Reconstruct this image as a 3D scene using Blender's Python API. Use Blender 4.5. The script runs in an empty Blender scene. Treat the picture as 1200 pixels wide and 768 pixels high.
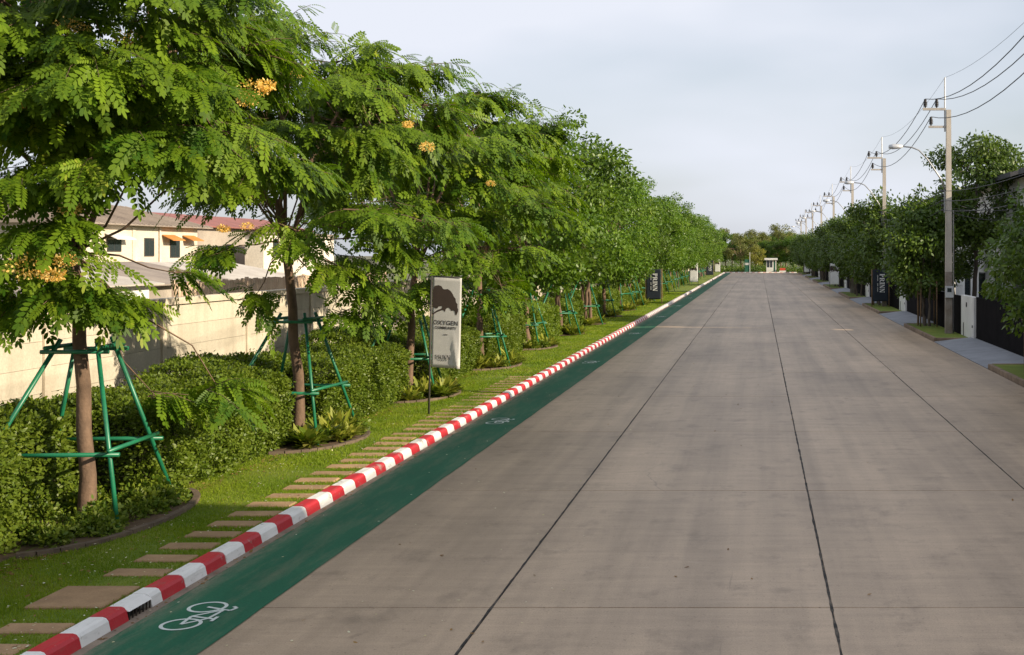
import bpy, math, random
import numpy as np
from mathutils import Vector, Matrix, noise as mnoise

R = math.radians
scene = bpy.context.scene
COL = scene.collection

# ---------------------------------------------------------------- camera, sky, sun, exposure
F_PX, VX, VY, CAM_H = 1480.0, 889.0, 297.0, 3.5          # focal length and vanishing point in 1200x768 pixels
cam_d = bpy.data.cameras.new('camera'); cam = bpy.data.objects.new('camera', cam_d); COL.objects.link(cam)
cam.location = (0, 0, CAM_H); cam.rotation_euler = (R(90), 0, 0)
cam_d.sensor_width = 36; cam_d.lens = F_PX / 1200 * 36
cam_d.shift_x = (600 - VX) / 1200; cam_d.shift_y = -(384 - VY) / 1200
cam_d.clip_start = .1; cam_d.clip_end = 5000
scene.camera = cam

SUN_EL, SUN_AZ = 21.5, 108.0                             # azimuth clockwise from the road direction (+Y)
world = bpy.data.worlds.new('World'); scene.world = world; world.use_nodes = True
wn, wl = world.node_tree.nodes, world.node_tree.links
wn.clear()
w_out = wn.new('ShaderNodeOutputWorld'); w_bg = wn.new('ShaderNodeBackground')
w_sky = wn.new('ShaderNodeTexSky'); w_sky.sky_type = 'NISHITA'; w_sky.sun_disc = False
w_sky.sun_elevation = R(SUN_EL); w_sky.sun_rotation = R(SUN_AZ); w_sky.dust_density = 2.0; w_sky.air_density = 1.0
w_tc = wn.new('ShaderNodeTexCoord'); w_map = wn.new('ShaderNodeMapping'); w_map.inputs['Scale'].default_value = (1.0, 1.0, 3.0)
w_map.inputs['Location'].default_value = (.35, .1, .2)
w_no = wn.new('ShaderNodeTexNoise'); w_no.inputs['Scale'].default_value = 2.2; w_no.inputs['Detail'].default_value = 4; w_no.inputs['Roughness'].default_value = .45
w_rp = wn.new('ShaderNodeMapRange'); w_rp.inputs['From Min'].default_value = .36; w_rp.inputs['From Max'].default_value = .60
w_rp.inputs['To Min'].default_value = .50; w_rp.inputs['To Max'].default_value = 1.0
w_mx = wn.new('ShaderNodeMix'); w_mx.data_type = 'RGBA'; w_mx.inputs[7].default_value = (5.55, 5.8, 6.45, 1)   # thin high cloud
wl.new(w_tc.outputs['Generated'], w_map.inputs['Vector']); wl.new(w_map.outputs[0], w_no.inputs['Vector'])
wl.new(w_no.outputs[0], w_rp.inputs[0]); wl.new(w_rp.outputs[0], w_mx.inputs[0]); wl.new(w_sky.outputs[0], w_mx.inputs[6])
wl.new(w_mx.outputs[2], w_bg.inputs[0]); w_bg.inputs[1].default_value = .10; wl.new(w_bg.outputs[0], w_out.inputs[0])

sun_d = bpy.data.lights.new('sun', 'SUN'); sun_o = bpy.data.objects.new('sun', sun_d); COL.objects.link(sun_o)
sun_d.energy = 5.0; sun_d.angle = R(.6); sun_d.color = (1.0, .86, .66)
_sd = Vector((math.sin(R(SUN_AZ)) * math.cos(R(SUN_EL)), math.cos(R(SUN_AZ)) * math.cos(R(SUN_EL)), math.sin(R(SUN_EL))))
sun_o.rotation_euler = _sd.to_track_quat('Z', 'Y').to_euler(); sun_o.location = (30, -10, 40)

vs = scene.view_settings
vs.view_transform = 'Standard'; vs.look = 'None'; vs.exposure = .58; vs.gamma = 1; vs.use_curve_mapping = False
scene.cycles.max_bounces = 8; scene.cycles.transparent_max_bounces = 8; scene.cycles.use_denoising = True

# ---------------------------------------------------------------- helpers
rng = np.random.default_rng(7)
random.seed(7)
ORD = ['first', 'second', 'third', 'fourth', 'fifth', 'sixth', 'seventh', 'eighth', 'ninth', 'tenth', 'eleventh', 'twelfth', 'thirteenth', 'fourteenth',
       'fifteenth', 'sixteenth', 'seventeenth', 'eighteenth', 'nineteenth', 'twentieth', 'twenty-first', 'twenty-second', 'twenty-third', 'twenty-fourth',
       'twenty-fifth', 'twenty-sixth', 'twenty-seventh', 'twenty-eighth', 'twenty-ninth', 'thirtieth', 'thirty-first', 'thirty-second']

def at(px, py, D):
    """a point on the ray of a photo pixel at depth D along the road"""
    return np.array([(px - VX) * D / F_PX, D, CAM_H - (py - VY) * D / F_PX])

class MB:
    """collects polygons; build() makes one mesh object"""
    def __init__(s): s.v = []; s.f = []; s.m = []
    def add(s, vs, fs, mat=0):
        n = len(s.v); s.v += [tuple(map(float, p)) for p in vs]; s.f += [tuple(i + n for i in f) for f in fs]; s.m += [mat] * len(fs); return s
    def box(s, x0, x1, y0, y1, z0, z1, mat=0):
        return s.add([(x0, y0, z0), (x1, y0, z0), (x1, y1, z0), (x0, y1, z0), (x0, y0, z1), (x1, y0, z1), (x1, y1, z1), (x0, y1, z1)],
                     [(3, 2, 1, 0), (4, 5, 6, 7), (0, 1, 5, 4), (1, 2, 6, 5), (2, 3, 7, 6), (3, 0, 4, 7)], mat)
    def cbox(s, x0, x1, y0, y1, z0, z1, c=.01, mat=0):
        """box with a chamfered top"""
        a = [(x0, y0), (x1, y0), (x1, y1), (x0, y1)]; b = [(x0 + c, y0 + c), (x1 - c, y0 + c), (x1 - c, y1 - c), (x0 + c, y1 - c)]
        v = [(p[0], p[1], z0) for p in a] + [(p[0], p[1], z1 - c) for p in a] + [(p[0], p[1], z1) for p in b]
        f = [(3, 2, 1, 0), (8, 9, 10, 11)]
        for k in (0, 4):
            for i in range(4): j = (i + 1) % 4; f.append((k + i, k + j, k + 4 + j, k + 4 + i))
        return s.add(v, f, mat)
    def tube(s, pts, rad, n=8, cap=True, mat=0):
        pts = [Vector(p) for p in pts]
        if not hasattr(rad, '__len__'): rad = [rad] * len(pts)
        vs, fs = [], []
        prev = None
        for i, p in enumerate(pts):
            d = (pts[min(i + 1, len(pts) - 1)] - pts[max(i - 1, 0)])
            d = d.normalized() if d.length > 1e-9 else Vector((0, 0, 1))
            if prev is None:
                u = d.cross(Vector((0, 0, 1)) if abs(d.z) < .9 else Vector((1, 0, 0))).normalized()
            else:
                u = (prev - d * prev.dot(d)); u = u.normalized() if u.length > 1e-6 else d.orthogonal().normalized()
            prev = u; w = d.cross(u)
            for k in range(n):
                a = 2 * math.pi * k / n; vs.append(p + (u * math.cos(a) + w * math.sin(a)) * rad[i])
        for i in range(len(pts) - 1):
            for k in range(n):
                k2 = (k + 1) % n; fs.append((i * n + k, i * n + k2, (i + 1) * n + k2, (i + 1) * n + k))
        if cap: fs.append(tuple(reversed(range(n)))); fs.append(tuple(range((len(pts) - 1) * n, len(pts) * n)))
        return s.add(vs, fs, mat)
    def lathe(s, prof, n=12, cx=0, cy=0, mat=0):
        vs = [(cx + r * math.cos(2 * math.pi * k / n), cy + r * math.sin(2 * math.pi * k / n), z) for r, z in prof for k in range(n)]
        fs = [(i * n + k, i * n + (k + 1) % n, (i + 1) * n + (k + 1) % n, (i + 1) * n + k) for i in range(len(prof) - 1) for k in range(n)]
        fs += [tuple(reversed(range(n))), tuple(range((len(prof) - 1) * n, len(prof) * n))]
        return s.add(vs, fs, mat)
    def prism(s, poly, y0, y1, mat=0):
        """polygon in X-Z pushed along Y"""
        n = len(poly); v = [(x, y0, z) for x, z in poly] + [(x, y1, z) for x, z in poly]
        f = [tuple(range(n)), tuple(reversed(range(n, 2 * n)))] + [(i, n + i, n + (i + 1) % n, (i + 1) % n) for i in range(n)]
        return s.add(v, f, mat)
    def mesh(s, name, mats, smooth=False):
        me = bpy.data.meshes.new(name); me.from_pydata(s.v, [], s.f)
        for m in (mats if isinstance(mats, (list, tuple)) else [mats]): me.materials.append(m)
        if any(s.m): me.polygons.foreach_set('material_index', s.m)
        if smooth: me.polygons.foreach_set('use_smooth', [True] * len(s.f))
        me.update(); return me
    def build(s, name, mats, parent=None, loc=None, smooth=False, **kw):
        return inst(name, s.mesh(name, mats, smooth), parent, loc, **kw)

def inst(name, me, parent=None, loc=None, rz=0, scale=None, **kw):
    o = bpy.data.objects.new(name, me); COL.objects.link(o)
    if parent is not None: o.parent = parent
    if loc is not None: o.location = [float(c) for c in loc]
    if rz: o.rotation_euler = (0, 0, rz)
    if scale is not None: o.scale = scale if hasattr(scale, '__len__') else (scale,) * 3
    return tag(o, **kw)

def tag(o, label=None, cat=None, group=None, kind=None):
    if label: o['label'] = label
    if cat: o['category'] = cat
    if group: o['group'] = group
    if kind: o['kind'] = kind
    return o

def thing(name, loc, label, cat, group=None, rz=0): return inst(name, None, None, loc, rz, label=label, cat=cat, group=group)

def copy_tree(o, parent=None, loc=None, rz=None, scale=None, **kw):
    c = o.copy(); COL.objects.link(c); c.parent = parent
    if loc is not None: c.location = [float(k) for k in loc]
    if rz is not None: c.rotation_euler[2] = rz
    if scale is not None: c.scale = scale if hasattr(scale, '__len__') else (scale,) * 3
    for ch in list(KIDS.get(o.name, [])) or [k for k in o.children]:
        copy_tree(ch, c)
    return tag(c, **kw)
KIDS = {}

def soup(name, V, k, rnd, mats, smooth=False):
    """mesh out of separate k-sided faces: V is (n*k, 3); rnd is one number per face"""
    n = len(V) // k
    me = bpy.data.meshes.new(name)
    me.vertices.add(n * k); me.vertices.foreach_set('co', np.ascontiguousarray(V, dtype=np.float32).ravel())
    me.loops.add(n * k); me.loops.foreach_set('vertex_index', np.arange(n * k, dtype=np.int32))
    me.polygons.add(n); me.polygons.foreach_set('loop_start', np.arange(0, n * k, k, dtype=np.int32))
    me.polygons.foreach_set('loop_total', np.full(n, k, dtype=np.int32))
    a = me.attributes.new('rnd', 'FLOAT', 'FACE'); a.data.foreach_set('value', np.asarray(rnd, dtype=np.float32))
    for m in (mats if isinstance(mats, (list, tuple)) else [mats]): me.materials.append(m)
    me.update(calc_edges=True); return me

# ---------------------------------------------------------------- materials
def new_mat(name):
    m = bpy.data.materials.new(name); m.use_nodes = True
    nt = m.node_tree; b = nt.nodes['Principled BSDF']; return m, nt, nt.nodes, nt.links, b

def N_noise(nt, vec, scale, detail=3, rough=.5):
    n = nt.nodes.new('ShaderNodeTexNoise'); n.inputs['Scale'].default_value = scale; n.inputs['Detail'].default_value = detail; n.inputs['Roughness'].default_value = rough
    nt.links.new(vec, n.inputs['Vector']); return n.outputs[0]
def N_map(nt, vec, sc):
    n = nt.nodes.new('ShaderNodeMapping'); n.inputs['Scale'].default_value = sc; nt.links.new(vec, n.inputs['Vector']); return n.outputs[0]
def N_range(nt, v, a, b, c, d):
    n = nt.nodes.new('ShaderNodeMapRange'); nt.links.new(v, n.inputs[0])
    for i, x in enumerate((a, b, c, d)): n.inputs[1 + i].default_value = x
    return n.outputs[0]
def N_mix(nt, fac, a, b, mode='MIX'):
    n = nt.nodes.new('ShaderNodeMix'); n.data_type = 'RGBA'; n.blend_type = mode
    for s, x in ((0, fac), (6, a), (7, b)):
        if isinstance(x, (int, float)): n.inputs[s].default_value = x
        elif isinstance(x, tuple): n.inputs[s].default_value = (*x[:3], 1)
        else: nt.links.new(x, n.inputs[s])
    return n.outputs[2]
def N_bump(nt, h, b, strength=.3, dist=.02):
    n = nt.nodes.new('ShaderNodeBump'); n.inputs['Strength'].default_value = strength; n.inputs['Distance'].default_value = dist
    nt.links.new(h, n.inputs['Height']); nt.links.new(n.outputs[0], b.inputs['Normal'])
def N_pos(nt):
    return nt.nodes.new('ShaderNodeNewGeometry').outputs['Position']

def mat_basic(name, c1, c2=None, rough=.7, scale=3.0, bump=.15, bscale=60, metal=0, spec=.4, lo=.35, hi=.65, objvar=0.0, stretch=None):
    """two-tone weathered surface: large soft noise between two colours, fine grain in the relief"""
    m, nt, nodes, links, b = new_mat(name)
    c2 = c2 or tuple(x * .8 for x in c1)
    p = N_pos(nt); q = N_map(nt, p, stretch) if stretch else p
    f = N_range(nt, N_noise(nt, q, scale, 5, .6), lo, hi, 0, 1)
    col = N_mix(nt, f, c1, c2)
    g = N_range(nt, N_noise(nt, p, bscale, 2), .3, .7, .9, 1.08)
    col = N_mix(nt, 1.0, col, g, 'MULTIPLY')
    if objvar:
        oi = nodes.new('ShaderNodeObjectInfo')
        col = N_mix(nt, 1.0, col, N_range(nt, oi.outputs['Random'], 0, 1, 1 - objvar, 1 + objvar), 'MULTIPLY')
    links.new(col, b.inputs['Base Color']); b.inputs['Roughness'].default_value = rough; b.inputs['Metallic'].default_value = metal
    b.inputs['Specular IOR Level'].default_value = spec
    if bump: N_bump(nt, N_noise(nt, p, bscale, 3), b, bump, .01)
    return m

def mat_leaf(name, c_dark, c_light, trans=.35, rough=.42, spec=.35, yellow=None, var=.12):
    m, nt, nodes, links, b = new_mat(name)
    at_ = nodes.new('ShaderNodeAttribute'); at_.attribute_name = 'rnd'
    oi = nodes.new('ShaderNodeObjectInfo')
    col = N_mix(nt, at_.outputs['Fac'], c_dark, c_light)
    if yellow: col = N_mix(nt, N_range(nt, at_.outputs['Fac'], .93, 1.0, 0, .8), col, yellow)
    col = N_mix(nt, 1.0, col, N_range(nt, oi.outputs['Random'], 0, 1, 1 - var, 1 + var), 'MULTIPLY')
    links.new(col, b.inputs['Base Color']); b.inputs['Roughness'].default_value = rough; b.inputs['Specular IOR Level'].default_value = spec
    tr = nodes.new('ShaderNodeBsdfTranslucent'); tc = N_mix(nt, 1.0, col, (1.25, 1.35, .55), 'MULTIPLY'); links.new(tc, tr.inputs[0])
    mx = nodes.new('ShaderNodeMixShader'); mx.inputs[0].default_value = trans
    links.new(b.outputs[0], mx.inputs[1]); links.new(tr.outputs[0], mx.inputs[2]); links.new(mx.outputs[0], nodes['Material Output'].inputs[0])
    return m

def mat_road():
    m, nt, nodes, links, b = new_mat('road_concrete')
    p = N_pos(nt)
    big = N_range(nt, N_noise(nt, N_map(nt, p, (.35, .16, 1)), 1.0, 5, .6), .34, .66, 0, 1)
    col = N_mix(nt, big, (.505, .372, .252), (.365, .268, .182))
    track = N_range(nt, N_noise(nt, N_map(nt, p, (1.3, .035, 1)), 1.0, 4, .6), .40, .66, 1.03, .76)         # worn along the wheel paths
    col = N_mix(nt, 1.0, col, track, 'MULTIPLY')
    broom = N_range(nt, N_noise(nt, N_map(nt, p, (.7, 4.2, 1)), 1.0, 6, .7), .3, .7, .88, 1.10)            # finishing strokes across the slab
    col = N_mix(nt, 1.0, col, broom, 'MULTIPLY')
    broom2 = N_range(nt, N_noise(nt, N_map(nt, p, (2.2, 30.0, 1)), 1.0, 3, .6), .3, .7, .96, 1.04)
    col = N_mix(nt, 1.0, col, broom2, 'MULTIPLY')
    stain = N_range(nt, N_noise(nt, N_map(nt, p, (1.0, .7, 1)), 1.7, 6, .7), .54, .74, 1.0, .66)
    col = N_mix(nt, 1.0, col, stain, 'MULTIPLY')
    pale = N_range(nt, N_noise(nt, N_map(nt, p, (.8, 1.6, 1)), 2.3, 6, .7), .62, .8, 0, .35)
    col = N_mix(nt, pale, col, (.56, .45, .36))
    grit = N_range(nt, N_noise(nt, p, 60, 4, .8), .3, .7, .76, 1.22)
    col = N_mix(nt, 1.0, col, grit, 'MULTIPLY')
    pits = N_range(nt, N_noise(nt, p, 22, 3, .6), .63, .70, 1.0, .62)
    col = N_mix(nt, 1.0, col, pits, 'MULTIPLY')
    oil = N_range(nt, N_noise(nt, N_map(nt, p, (1.0, .5, 1)), 3.4, 3, .5), .72, .80, 1.0, .62)               # drips of oil
    col = N_mix(nt, 1.0, col, oil, 'MULTIPLY')
    vo = nodes.new('ShaderNodeTexVoronoi'); vo.feature = 'DISTANCE_TO_EDGE'; vo.inputs['Scale'].default_value = .22                # a few hairline cracks
    wob = N_mix(nt, .12, p, N_noise(nt, p, 1.4, 5, .7)); links.new(wob, vo.inputs['Vector'])
    crack = N_range(nt, vo.outputs['Distance'], .0, .0016, .45, 0); gate = N_range(nt, N_noise(nt, p, .35, 2), .50, .60, 0, 1)
    ck = nodes.new('ShaderNodeMath'); ck.operation = 'MULTIPLY'; links.new(crack, ck.inputs[0]); links.new(gate, ck.inputs[1])
    col = N_mix(nt, ck.outputs[0], col, (.10, .08, .065))
    oi = nodes.new('ShaderNodeObjectInfo')
    col = N_mix(nt, 1.0, col, N_range(nt, oi.outputs['Random'], 0, 1, .90, 1.08), 'MULTIPLY')
    links.new(col, b.inputs['Base Color']); b.inputs['Roughness'].default_value = .55; b.inputs['Specular IOR Level'].default_value = .4
    N_bump(nt, N_noise(nt, N_map(nt, p, (20, 60, 20)), 1.0, 4, .6), b, .25, .006)
    return m

def mat_lane():
    m, nt, nodes, links, b = new_mat('lane_paint')
    p = N_pos(nt)
    f = N_range(nt, N_noise(nt, N_map(nt, p, (1.2, .3, 1)), 1.2, 5, .6), .35, .68, 0, 1)
    col = N_mix(nt, f, (.010, .096, .050), (.020, .124, .064))
    dust = N_range(nt, N_noise(nt, N_map(nt, p, (2.2, .35, 1)), 1.5, 6, .7), .48, .76, 0, .55)
    col = N_mix(nt, dust, col, (.17, .17, .11))
    sx = nodes.new('ShaderNodeSeparateXYZ'); links.new(p, sx.inputs[0])                                  # grit washed against the kerb
    silt = nodes.new('ShaderNodeMath'); silt.operation = 'MULTIPLY'
    links.new(N_range(nt, sx.outputs[0], -5.89, -5.62, .9, 0), silt.inputs[0]); links.new(N_range(nt, N_noise(nt, N_map(nt, p, (5, 1.1, 1)), 1.6, 6, .75), .38, .66, 0, 1), silt.inputs[1])
    col = N_mix(nt, silt.outputs[0], col, (.24, .205, .15))
    worn = N_range(nt, N_noise(nt, N_map(nt, p, (14, 3.5, 1)), 2.0, 6, .8), .62, .72, 0, .55)
    col = N_mix(nt, worn, col, (.14, .19, .14))
    spots = N_range(nt, N_noise(nt, p, 9, 3, .6), .70, .76, 0, .5)
    col = N_mix(nt, spots, col, (.16, .16, .12))
    col = N_mix(nt, 1.0, col, N_range(nt, N_noise(nt, p, 60, 3), .3, .7, .85, 1.15), 'MULTIPLY')
    links.new(col, b.inputs['Base Color']); b.inputs['Roughness'].default_value = .7; b.inputs['Specular IOR Level'].default_value = .2
    N_bump(nt, N_noise(nt, p, 90, 3), b, .2, .005); return m

def mat_paint(name, c, under=(.33, .28, .24), wear=.585, rough=.55):
    """paint over concrete with scuffed patches"""
    m, nt, nodes, links, b = new_mat(name)
    p = N_pos(nt)
    f = N_range(nt, N_noise(nt, p, 4.5, 6, .7), wear, wear + .07, 0, .75)
    col = N_mix(nt, N_range(nt, N_noise(nt, p, 1.7, 4), .35, .65, 0, 1), c, tuple(x * .86 for x in c))
    col = N_mix(nt, f, col, under)
    col = N_mix(nt, N_range(nt, N_noise(nt, N_map(nt, p, (6, 2, 14)), 1.5, 5, .7), .54, .75, 0, .36), col, (.20, .16, .12))
    links.new(col, b.inputs['Base Color']); b.inputs['Roughness'].default_value = rough; b.inputs['Specular IOR Level'].default_value = .35
    N_bump(nt, N_noise(nt, p, 40, 4), b, .25, .01); return m

def mat_glass(name, c=(.03, .04, .045)):
    m, nt, nodes, links, b = new_mat(name)
    b.inputs['Base Color'].default_value = (*c, 1); b.inputs['Roughness'].default_value = .08; b.inputs['Specular IOR Level'].default_value = .8
    p = N_pos(nt); N_bump(nt, N_noise(nt, p, 1.3, 2), b, .05, .02); return m

M = {}
M['road'] = mat_road(); M['lane'] = mat_lane()
M['joint'] = mat_basic('joint_filler', (.024, .021, .019), (.16, .13, .10), .9, 5.0, lo=.48, hi=.72)
M['gutter'] = mat_basic('gutter_concrete', (.30, .235, .175), (.20, .155, .12), .85, 2.0, .3, 45)
M['kerb_red'] = mat_paint('kerb_red', (.54, .024, .034)); M['kerb_white'] = mat_paint('kerb_white', (.86, .84, .80))
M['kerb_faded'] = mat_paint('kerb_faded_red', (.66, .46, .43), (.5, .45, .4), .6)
M['mark'] = mat_paint('marking_white', (.62, .68, .64), (.03, .12, .08), .60)
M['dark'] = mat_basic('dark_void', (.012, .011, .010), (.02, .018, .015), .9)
M['iron'] = mat_basic('cast_iron', (.06, .045, .035), (.03, .025, .02), .7, 8, .2, 40, .3)
M['lawn'] = mat_basic('lawn_soil', (.105, .165, .012), (.175, .205, .022), .95, 1.4, .5, 55)
M['grass'] = mat_leaf('grass_blade', (.115, .190, .008), (.260, .320, .022), .38, .6, .2, (.22, .20, .06))
M['soil'] = mat_basic('bed_soil', (.085, .052, .030), (.13, .085, .048), .95, 5, .6, 30)
M['edging'] = mat_basic('bed_edging', (.16, .115, .078), (.10, .072, .052), .9, 3, .5, 35, objvar=.08)
M['stone'] = mat_basic('stepping_stone', (.40, .255, .135), (.30, .188, .10), .9, 3, .35, 50, objvar=.14)
M['ground'] = mat_basic('far_ground', (.16, .13, .09), (.10, .12, .05), .95, .15, .3, 5)
M['wall'] = mat_basic('wall_render', (.545, .49, .385), (.40, .35, .265), .85, 2.2, .2, 30, objvar=.07, stretch=(1, 1, .22), lo=.42, hi=.78)
M['wall_cap'] = mat_basic('wall_cap', (.66, .58, .45), (.50, .43, .33), .85, 1.5, .3, 30)
M['rust'] = mat_basic('rusted_fence', (.62, .48, .35), (.50, .36, .25), .85, 4, .2, 30)
M['bark'] = mat_basic('bark', (.185, .118, .075), (.105, .068, .045), .9, 6, .8, 25, stretch=(1, 1, .35))
M['bark_grey'] = mat_basic('bark_grey', (.15, .12, .095), (.09, .07, .055), .9, 5, .7, 25, stretch=(1, 1, .35))
M['pole_green'] = mat_basic('support_green_paint', (.013, .165, .078), (.010, .128, .060), .38, 4, .05, 50, spec=.5)
M['timber'] = mat_basic('stake_timber', (.26, .165, .095), (.17, .11, .065), .85, 5, .4, 25)
M['leaf_feather'] = mat_leaf('leaf_feathery', (.034, .090, .005), (.185, .275, .014), .38, .50, .22, (.26, .30, .03))
M['leaf_fine'] = mat_leaf('leaf_fine', (.045, .106, .009), (.148, .232, .018), .34, .42, .30, (.24, .28, .03), .24)
M['leaf_dark'] = mat_leaf('leaf_dark', (.038, .084, .010), (.130, .190, .022), .28, .40, .4, (.16, .19, .03))
M['leaf_hedge'] = mat_leaf('leaf_hedge', (.064, .120, .010), (.190, .240, .024), .32, .45, .3, (.24, .25, .05))
M['leaf_bed'] = mat_leaf('leaf_bed', (.14, .19, .018), (.36, .36, .055), .30, .42, .35, (.42, .37, .10))
M['leaf_olive'] = mat_leaf('leaf_olive', (.105, .120, .030), (.215, .220, .065), .3, .5, .3)
M['leaf_yellow'] = mat_leaf('leaf_yellow', (.17, .17, .03), (.30, .28, .045), .35, .5, .3)
M['hedge_core'] = mat_basic('hedge_dark_core', (.030, .034, .010), (.018, .020, .008), .95, 9, .8, 20)  # dark tone of the added filler box inside each hedge
M['flower'] = mat_leaf('flower_orange', (.82, .46, .09), (.92, .72, .32), .4, .6, .2)
M['litter'] = mat_leaf('dry_leaf', (.16, .085, .035), (.36, .22, .09), .2, .7, .15)
M['petal'] = mat_leaf('petal_pale', (.55, .50, .28), (.75, .72, .60), .2, .6, .2)
M['pole'] = mat_basic('pole_concrete', (.56, .505, .43), (.42, .375, .32), .85, 1.2, .25, 25, stretch=(2, 2, .5))
M['pole_low'] = mat_basic('pole_weathered', (.30, .27, .24), (.20, .155, .12), .9, 1.6, .3, 22)
M['steel'] = mat_basic('galvanised_steel', (.42, .42, .41), (.30, .30, .30), .45, 5, .05, 40, .7)
M['arm_paint'] = mat_basic('crossarm_concrete', (.50, .46, .41), (.38, .35, .31), .8, 3, .2, 30)
M['black'] = mat_basic('black_porcelain', (.016, .015, .016), (.03, .026, .024), .35, 5, .05, 40)
M['cable'] = mat_basic('cable_black', (.035, .037, .042), (.05, .05, .055), .6, 3, 0)
M['lamp'] = mat_basic('lamp_alloy', (.62, .63, .64), (.5, .51, .52), .4, 3, .05, 40, .3)
M['white'] = mat_basic('white_render', (.74, .73, .70), (.60, .58, .55), .8, .8, .15, 30)
M['gate'] = mat_basic('gate_black', (.008, .007, .008), (.013, .011, .012), .9, 2, .05, 40, spec=.04)
M['drive'] = mat_basic('driveway_grey', (.275, .285, .310), (.215, .222, .240), .85, 1.2, .3, 45)
M['kerb_brown'] = mat_basic('kerb_concrete', (.285, .205, .140), (.185, .130, .090), .9, 2.5, .4, 30, objvar=.12)
M['roof_dark'] = mat_basic('roof_dark_tile', (.060, .060, .066), (.040, .040, .044), .7, 2, .3, 20)
M['roof_grey'] = mat_basic('roof_fibre_cement', (.32, .265, .215), (.22, .18, .15), .9, .5, .3, 10)
M['roof_red'] = mat_basic('roof_red_sheet', (.30, .115, .095), (.22, .09, .075), .8, .6, .3, 10)
M['roof_pale'] = mat_basic('roof_pale_sheet', (.52, .475, .41), (.40, .355, .30), .85, .6, .3, 10)
M['old_wall'] = mat_basic('old_plaster', (.66, .60, .49), (.52, .45, .35), .9, .35, .2, 8)
M['grey_wall'] = mat_basic('bare_block_wall', (.42, .365, .30), (.28, .24, .20), .9, .35, .3, 8)
M['pale_wall'] = mat_basic('pale_plaster', (.74, .67, .56), (.62, .55, .45), .9, .4, .2, 8)
M['awning'] = mat_basic('awning_orange', (.62, .26, .06), (.52, .19, .05), .8, 2, 0)
M['glass'] = mat_glass('window_glass')
M['frame_dark'] = mat_basic('window_frame', (.06, .055, .05), None, .6, 2, 0)
M['banner'] = mat_basic('banner_cloth', (.56, .55, .52), (.51, .50, .47), .85, 2, .05, 60)
M['banner_white'] = mat_basic('banner_white_cloth', (.70, .70, .68), (.62, .62, .60), .85, 2, .05, 60)
M['print_brown'] = mat_basic('print_brown', (.055, .038, .030), (.045, .032, .026), .85, 4, 0)
M['print_dark'] = mat_basic('print_dark', (.06, .055, .055), None, .85, 4, 0)
M['navy'] = mat_basic('sign_navy_cloth', (.011, .016, .026), (.017, .024, .036), .75, 2, .05, 60)
M['print_white'] = mat_basic('print_white', (.74, .74, .72), (.68, .68, .66), .8, 4, 0)
M['red'] = mat_basic('barrier_red', (.60, .09, .045), None, .5, 3, 0)
M['green_panel'] = mat_basic('green_panel', (.025, .12, .075), (.02, .09, .06), .6, 2, .05)
# ---------------------------------------------------------------- the setting: ground, road, kerb, lawn
ROAD_END = 225.0
XK, XK_TOP, XK_BACK = -5.98, -6.02, -6.19                  # kerb foot, kerb top front, kerb back
X_J = [-5.90, -2.64, .72, 3.94, 6.93]                      # slab joints and the right-hand kerb line
Z_LAWN = .115

MB().box(-900, 900, -300, 1600, -1.2, -.08).build('ground', M['ground'], kind='structure')
road = MB().box(-6.2, 6.95, -30, ROAD_END, -.078, -.014).build('road', M['joint'], kind='structure')
PITCH = 6.15
slab_me = []
for c in range(4):
    g = .0095
    slab_me.append(MB().cbox(X_J[c] + (g if c else 0), X_J[c + 1] - g, .012, PITCH - .012, -.05, 0, .004).mesh('slab', M['road']))
y = 12.48 - 7 * PITCH
while y < ROAD_END - 1:
    for c in range(4):
        inst('slab', slab_me[c], road, (random.uniform(-.004, .004), y, random.uniform(-.0012, .0012)))
    y += PITCH
# ragged tar sealant along the three long joints
for jx in X_J[1:4]:
    ys_ = np.arange(6, 90, .11); mb = MB(); vv = []
    base_w = .0085 if jx != X_J[2] else .0125
    for q in ys_:
        w_ = base_w * (1.0 + 1.1 * mnoise.noise((q * 2.7, jx, 1)) + .7 * mnoise.noise((q * 9.0, jx, 4))); o_ = .006 * mnoise.noise((q * 1.3, jx, 9))
        w_ = max(.0015, w_); vv += [(jx + o_ - w_, q, .0028), (jx + o_ + w_, q, .0028)]
    mb.add(vv, [(2 * i, 2 * i + 1, 2 * i + 3, 2 * i + 2) for i in range(len(ys_) - 1)]).build('joint_sealant', M['joint'], road)
MB().box(-6.05, -5.895, -30, ROAD_END, -.05, .0035).build('gutter', M['gutter'], kind='structure')

def strip_sheet(x0, x1, y0, y1, z, t, nx, ny):
    mb = MB(); xs = np.linspace(x0, x1, nx + 1); ys = np.linspace(y0, y1, ny + 1)
    v = [(a, b, z) for b in ys for a in xs]; f = [(j * (nx + 1) + i, j * (nx + 1) + i + 1, (j + 1) * (nx + 1) + i + 1, (j + 1) * (nx + 1) + i) for j in range(ny) for i in range(nx)]
    return mb.add(v, f)
lane = MB()
ys = np.arange(-30, ROAD_END - .5, .4); vv = []
for q in ys: vv += [(-5.885, q, .0065), (-4.89 + .014 * mnoise.noise((q * .9, 3, 1)) + .012 * mnoise.noise((q * 4.1, 7, 1)), q, .0065)]
lane.add(vv, [(2 * i, 2 * i + 1, 2 * i + 3, 2 * i + 2) for i in range(len(ys) - 1)]).build('bike_lane', M['lane'], kind='structure')

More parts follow.
